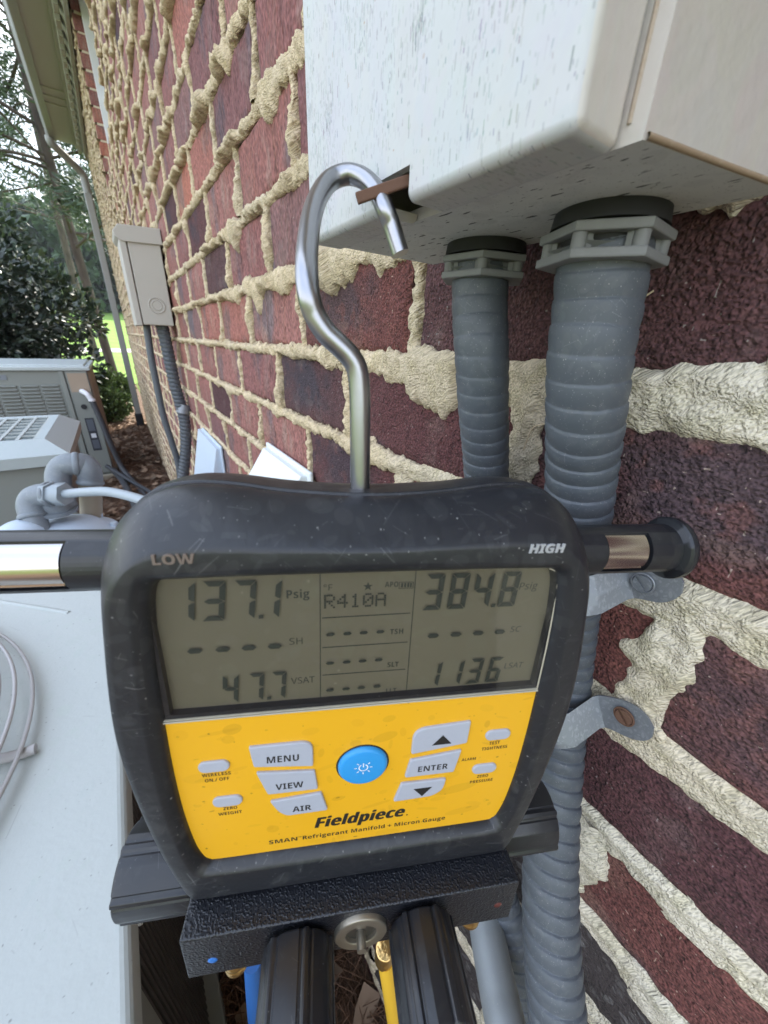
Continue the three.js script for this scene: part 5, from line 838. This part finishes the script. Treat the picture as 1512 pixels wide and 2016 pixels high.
function clumps(r, n, c, R) { return Array.from({ length: n }, () => { const d = onSphere(r); const k = Math.cbrt(r()); return [V3(c[0] + d.x * R[0] * k, c[1] + d.y * R[1] * k, c[2] + d.z * R[2] * k), 0.35 + 0.65 * r()]; }); }
function shrub(label, cat, base, c, R, n, size, col, seed, cl, clR, gloss, group) {
  const o = thing(cat === 'hedge' ? 'holly_hedge' : 'shrub', label, cat, base, group), r = rng(seed), cs = clumps(r, cl, c, R);
  const stems = []; for (let i = 0; i < 22; i++) { const t = cs[Math.floor(r() * cs.length)][0], p0 = V3((r() - 0.5) * R[0] * 0.9 + c[0], 0, (r() - 0.5) * R[2] * 0.9 + c[2]); stems.push(new THREE.TubeGeometry(curve([p0, p0.clone().lerp(t, 0.5).add(V3((r() - 0.5) * 0.2, 0.1, (r() - 0.5) * 0.2)), t]), 8, 0.008 + 0.012 * r(), 5)); }
  part('stems', boxUV(merge(stems)), bark, o);
  crown('foliage', n, leafGeo(size, size * 0.32), (d, r) => { const k = cs[Math.floor(r() * cs.length)], q = onSphere(r), s = clR * k[1] * Math.pow(r(), 0.28); d.position.copy(k[0]).addScaledVector(q, s); d.position.y = Math.max(0.05, d.position.y); const out = q.clone().add(V3((r() - 0.5) * 1.6, 0.3 + (r() - 0.5) * 1.2, (r() - 0.5) * 1.6)); d.lookAt(d.position.clone().add(out)); d.rotateZ(r() * 6.28); d.scale.setScalar(0.55 + 0.8 * r()); }, (r) => { const k = 0.5 + r(); return [col[0] * k, col[1] * k, col[2] * k]; }, seed + 5, o, gloss, 0.18);
  return o;
}
shrub('tall dark evergreen hedge behind the louvred air conditioner', 'hedge', [-6.4, 0, 1.85], [0, 0.95, 0], [0.9, 1.0, 1.3], 46000, 0.075, [0.02, 0.032, 0.02], 501, 150, 0.42, 0.36, null);
shrub('taller dark evergreen bush behind the hedge against the bright sky', 'bush', [-8.3, 0, 2.1], [0, 1.6, 0], [1.1, 1.15, 1.6], 34000, 0.1, [0.026, 0.044, 0.024], 511, 110, 0.5, 0.38, null);
shrub('small pale green shrub beside the downspout at the wall corner', 'shrub', [-6.75, 0, 0.36], [0, 0.36, 0], [0.3, 0.3, 0.2], 7000, 0.06, [0.09, 0.14, 0.045], 521, 40, 0.2, 0.6, null);
function pine(label, base, h, r0, lean, seed, crownFrom, spread, nClump, leaf, col, group) {
  const o = thing('pine_tree', label, 'tree', base, group), r = rng(seed), pts = []; for (let i = 0; i <= 6; i++) { const t = i / 6; pts.push(V3(lean[0] * t * h + 0.12 * Math.sin(t * 7 + seed), t * h, lean[1] * t * h + 0.12 * Math.cos(t * 5 + seed))); }
  const c = curve(pts), n = 40, m = 12, tg = new THREE.TubeGeometry(c, n, r0, m), p = tg.attributes.position; for (let i = 0; i <= n; i++) { const q = c.getPointAt(i / n), k = 1.15 * (1 - 0.75 * (i / n)) + (i === 0 ? 0.25 : 0); for (let j = 0; j <= m; j++) { const id = i * (m + 1) + j; p.setXYZ(id, q.x + (p.getX(id) - q.x) * k, q.y + (p.getY(id) - q.y) * k, q.z + (p.getZ(id) - q.z) * k); } } tg.computeVertexNormals();
  const limbs = [tg], tips = [];
  for (let i = 0; i < nClump; i++) { const t = crownFrom + (1 - crownFrom) * Math.pow(r(), 0.8), s = c.getPointAt(Math.min(0.99, t)), a = r() * 6.283, L = spread * (1.15 - t) * (0.5 + r()) + 0.5, e = s.clone().add(V3(Math.cos(a) * L, (r() - 0.35) * L * 0.6, Math.sin(a) * L)), mid = s.clone().lerp(e, 0.5).add(V3(0, 0.18 * L * (r() - 0.2), 0)); limbs.push(new THREE.TubeGeometry(curve([s, mid, e]), 8, 0.016 + 0.03 * (1 - t) * r(), 5)); for (let k = 0; k < 7; k++) tips.push(mid.clone().lerp(e, 0.2 + 0.9 * r()).add(V3((r() - 0.5) * 0.7, (r() - 0.4) * 0.45, (r() - 0.5) * 0.7))); }
  part('trunk', boxUV(merge(limbs)), bark, o);
  crown('crown', tips.length * 90, leafGeo(leaf, leaf * 0.12), (d, r, i) => { const t = tips[i % tips.length], q = onSphere(r); q.y = q.y * 0.7 + 0.15; d.position.copy(t).addScaledVector(q, 0.34 * Math.pow(r(), 0.5)); d.lookAt(d.position.clone().add(q).add(V3((r() - 0.5), (r() - 0.5), (r() - 0.5)))); d.rotateZ(r() * 6.28); d.scale.setScalar(0.6 + 0.8 * r()); }, (r) => { const k = 0.55 + 0.9 * r(); return [col[0] * k, col[1] * k, col[2] * k]; }, seed + 3, o, 0.6, 0.35);
  return o;
}
const PG = [0.05, 0.085, 0.04];
pine('tall pine whose brown trunk rises just left of the downspout', [-11.3, 0, 0.36], 13, 0.085, [0.005, 0.006], 601, 0.2, 1.5, 100, 0.12, PG);
pine('pine behind the hedge with branches against the white sky', [-14.5, 0.04, 5.6], 15, 0.17, [-0.01, -0.005], 611, 0.3, 3.2, 9, 0.12, PG);
pine('slender pine farther back beyond the lawn edge', [-19, 0.2, 0.75], 16, 0.11, [0.01, 0], 621, 0.12, 3.0, 20, 0.14, [0.06, 0.1, 0.045]);
pine('pine at the left, its boughs hanging above the hedge', [-10.5, 0, 6.4], 12, 0.16, [0.0, -0.04], 631, 0.3, 3.2, 8, 0.11, PG);
{ // the wood behind the lawn, read as one mass
  const r = rng(701), o = crown('far_wood', 60000, leafGeo(0.9, 0.36), (d, r) => { const z = -40 + 80 * r(), x = -52 - 16 * r(), h = 9 + 5 * fbm(z * 0.12, 3, x * 0.1, 3) * 2, y = 2.2 + h * Math.pow(r(), 0.75); d.position.set(x + Math.sin(z * 1.1) * 1.5, y, z); d.rotation.set(r() * 6, r() * 6, r() * 6); d.scale.setScalar(0.6 + 0.9 * r()); }, (r) => { const k = 0.5 + 0.9 * r(); return [0.04 * k, 0.085 * k, 0.03 * k]; }, 703, scene, 0.7, 0.3);
  tag(o, 'green wood beyond the sunlit lawn', 'wood', null, 'stuff');
}
scene.fog = new THREE.FogExp2(0xe4ebf2, 0.0006);

// ------------------------------------------------------------------ render
const renderer = new THREE.WebGLRenderer({ antialias: true });
renderer.toneMapping = THREE.LinearToneMapping; renderer.toneMappingExposure = EXPOSURE; renderer.outputColorSpace = THREE.SRGBColorSpace;
renderer.shadowMap.enabled = true; renderer.setSize(768, 1024);
renderer.render(scene, camera);
